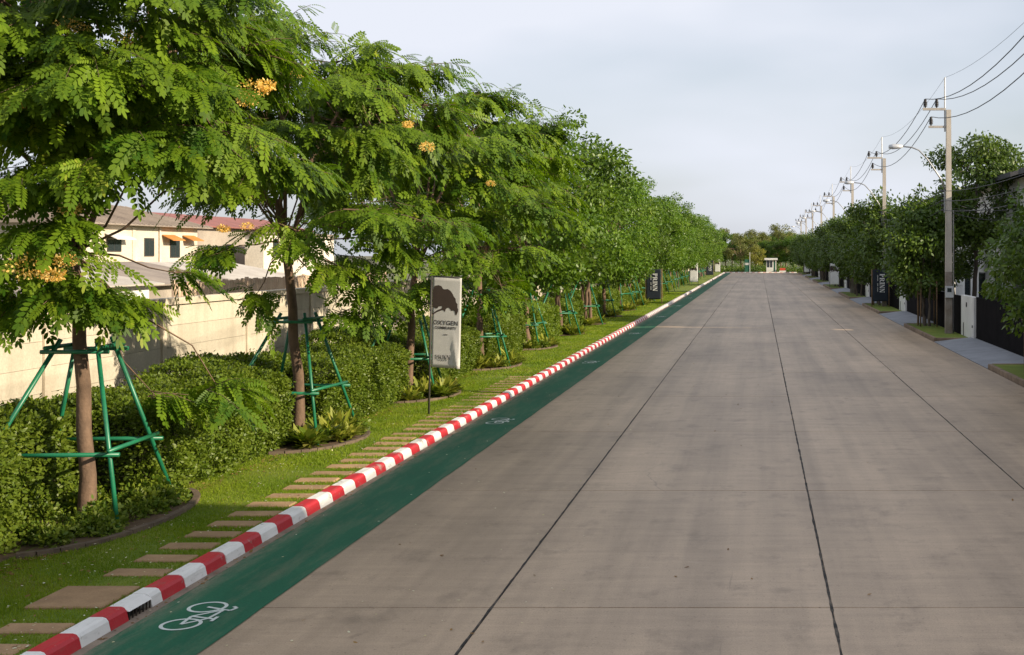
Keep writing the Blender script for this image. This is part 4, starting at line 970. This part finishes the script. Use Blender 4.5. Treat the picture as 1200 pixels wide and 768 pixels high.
for k, (z0, z1, y1, x1) in enumerate(((5.7, 5.9, 62, 11.2), (5.4, 5.5, 47, 11.2), (5.2, 5.0, 50, 11.2))):
    a, b = Vector((PX + .15, 53.2, z0)), Vector((x1, y1, z1)); pts = [a.lerp(b, t) - Vector((0, 0, .5 * 4 * t * (1 - t) * .5)) for t in np.linspace(0, 1, 9)]
    MB().tube(pts, .013, 5).build('service_cable', M['cable'], smooth=True, label=('house service cable running away behind the nearest pole', 'upper house service cable running toward the camera from the nearest pole', 'lower house service cable running from the nearest pole')[k], cat='cable', group='house service cables')

# ---------------------------------------------------------------- gates, garden walls and houses on the right
fence_ys = [10.5] + [b for a, b in ISL]
gi = 0
allI = [(-20, 10.5)] + ISL
for k, (a, b) in enumerate(ISL):
    prev = allI[k][1]
    nth = ORD[k]
    w = thing('gate_wall', (XG, a, .12), f'white gate wall at the near end of the {nth} right-hand planting strip', 'wall', 'white gate walls'); L = min(3.1, b - a)
    MB().cbox(0, .2, -.7, L - .7, -.1, 1.66, .012).build('wall', M['white'], w); MB().box(-.03, -.002, .9, 1.05, 1.22, 1.40).build('letter_box', M['black'], w); MB().box(-.03, -.002, -.45, -.38, .45, .55).build('socket', M['black'], w); MB().tube([(-.02, 1.7, -.1), (-.02, 1.7, .55)], .015, 6).build('pipe', M['black'], w)
    g_ = thing('driveway_gate', (XG + .08, 0, .19), f'black metal sliding gate before the {nth} right-hand planting strip', 'gate', 'black driveway gates')
    y0, y1 = prev + .1, a - .76; n = max(2, round((y1 - y0) / 2.1)); st = (y1 - y0) / n
    for i in range(n): MB().box(0, .05, y0 + i * st + .012, y0 + (i + 1) * st - .012, .06, 1.55).build('panel', M['gate'], g_)
    MB().box(-.01, .07, y0, y1, 1.553, 1.60).build('rail', M['gate'], g_); MB().box(-.01, .07, y0, y1, .0, .055).build('rail', M['gate'], g_)
    f_ = thing('boundary_fence', (XG + .06, 0, .12), f'dark boundary fence behind the {nth} right-hand planting strip', 'fence', 'dark boundary fences')
    y0, y1 = a + 2.45, b + .05; n = max(2, round((y1 - y0) / 2.4)); st = (y1 - y0) / n
    for i in range(n): MB().box(0, .06, y0 + i * st + .01, y0 + (i + 1) * st - .01, -.05, 1.6).build('panel', M['gate'], f_)

def house(y0, y1, eave, ridge, lb):
    h = thing('house', (0, 0, .18), lb, 'house', 'two-storey houses on the right')
    X0, X1, Xm = 11.9, 19.2, 15.4
    MB().box(X0, X1, y0 + .7, y1 - .7, -.2, eave - .1).build('wall', M['white'], h)
    xe0, xe1 = 11.0, 20.0; zi = eave
    v = []
    for yq in (y0, y1):
        v += [(xe0, yq, zi), (Xm, yq, ridge), (xe1, yq, zi), (xe0, yq, zi - .18), (Xm, yq, ridge - .18), (xe1, yq, zi - .18)]
    r_ = MB().add(v, [(0, 1, 7, 6), (1, 2, 8, 7), (3, 9, 10, 4), (4, 10, 11, 5), (0, 6, 9, 3), (2, 5, 11, 8), (0, 3, 4, 1), (1, 4, 5, 2), (6, 7, 10, 9), (7, 8, 11, 10)]).build('roof', M['roof_dark'], h)
    MB().box(xe0 - .06, xe0 - .002, y0, y1, zi - .2, zi + .02).build('gutter', M['roof_dark'], r_)
    q = y0 + 2.2
    while q < y1 - 3:
        for z0, z1 in ((.9, 2.3), (3.9, 5.5)): window(h, X0, q, q + 1.7, z0, z1, -1)
        q += 4.6
    for yq, s in ((y0 + .7, -1), (y1 - .7, 1)):
        MB().add([(X0 + .01, yq, eave - .1), (X1 - .01, yq, eave - .1), (Xm, yq, ridge - .25)], [(0, 1, 2)] if s < 0 else [(2, 1, 0)]).build('gable', M['white'], h)
HP = 23.0
house(-14, 9.4, 7.9, 9.9, 'taller house beside the camera on the right')  # out of view; made taller than its neighbours to shade the near verge
for k, (y0, y1) in enumerate([(10.0, 32.2), (32.5, 53.2), (54.9, 77.0), (78.3, 100), (101.4, 123), (124.4, 146), (147.4, 169), (170.4, 192), (193.4, 218)]):
    house(y0, y1, 6.85, 8.15, f'white two-storey house with a dark roof on the right, {ORD[k]} along the road')

# stakes round the right-hand trees
stk = MB().tube([(0, 0, -.1), (.02, .01, 2.1)], .035, 6).mesh('post', M['timber'], True)
for n, q in enumerate((35.0, 58.7, 82.3)):
    t = thing('tree_stakes', (7.95, q, .12), f'weathered timber stakes round a right-hand tree, {ORD[n]} set from the camera', 'tree support', 'timber stakes on the right')
    for j, (dx, dy) in enumerate(((-.5, -.6), (-.45, .55), (.25, -.65), (.3, .6), (-.55, 0))): inst('post', stk, t, (dx, dy, 0), rz=j)
    MB().tube([(-.52, -.7, 1.5), (-.5, .7, 1.5)], .025, 6).build('rail', M['timber'], t)

# ---------------------------------------------------------------- end of the road: kerb, guard house, barrier, sign box
ek = inst('end_kerb', None, None, (0, ROAD_END, 0), kind='structure')
for i in range(26):
    MB().cbox(-6.2 + i * .5 + .003, -5.7 + i * .5 - .003, .004, .25, -.05, .16, .02).build('kerb_stone', M['kerb_white' if i % 2 else 'kerb_faded'], ek)
gh = thing('guard_house', (2.15, 226.6, .0), 'small white guard house with a flat roof at the end of the road', 'guard house')
MB().box(-.75, .85, 0, 1.7, -.05, .95).build('base_wall', M['white'], gh); MB().box(-.73, .35, .03, 1.6, .952, 2.28).build('window', M['glass'], gh)
for x in (-.75, -.2, .30): MB().box(x, x + .07, -.01, .06, .955, 2.28).build('mullion', M['white'], gh)
MB().box(.55, .80, -.012, .05, .08, 2.0).build('door', M['green_panel'], gh); MB().box(.86, 1.02, -.05, .15, -.05, 2.28).build('column', M['white'], gh); MB().box(.40, .54, -.008, .06, .955, 2.28).build('column', M['white'], gh)
MB().cbox(-1.1, 1.25, -.4, 2.0, 2.285, 2.62, .03).build('roof', M['white'], gh)
bar = thing('traffic_barrier', (4.3, 226.2, 0), 'red and white barrier beside the guard house', 'barrier'); MB().cbox(-.5, .5, -.2, .2, .42, .85, .03).build('panel', M['red'], bar); MB().box(-.6, .6, -.22, .22, -.05, .40).build('base', M['white'], bar)
sg = thing('green_cabinet', (-2.0, 227.0, .08), 'tall dark green cabinet left of the guard house', 'cabinet'); MB().cbox(-.5, .5, 0, .5, -.1, 2.3, .03).build('body', M['green_panel'], sg); MB().tube([(.42, -.05, 0), (.42, -.05, 3.6)], .05, 6).build('post', M['white'], sg); MB().box(-.4, .3, -.02, -.002, 1.3, 1.7).build('notice', M['banner'], sg)
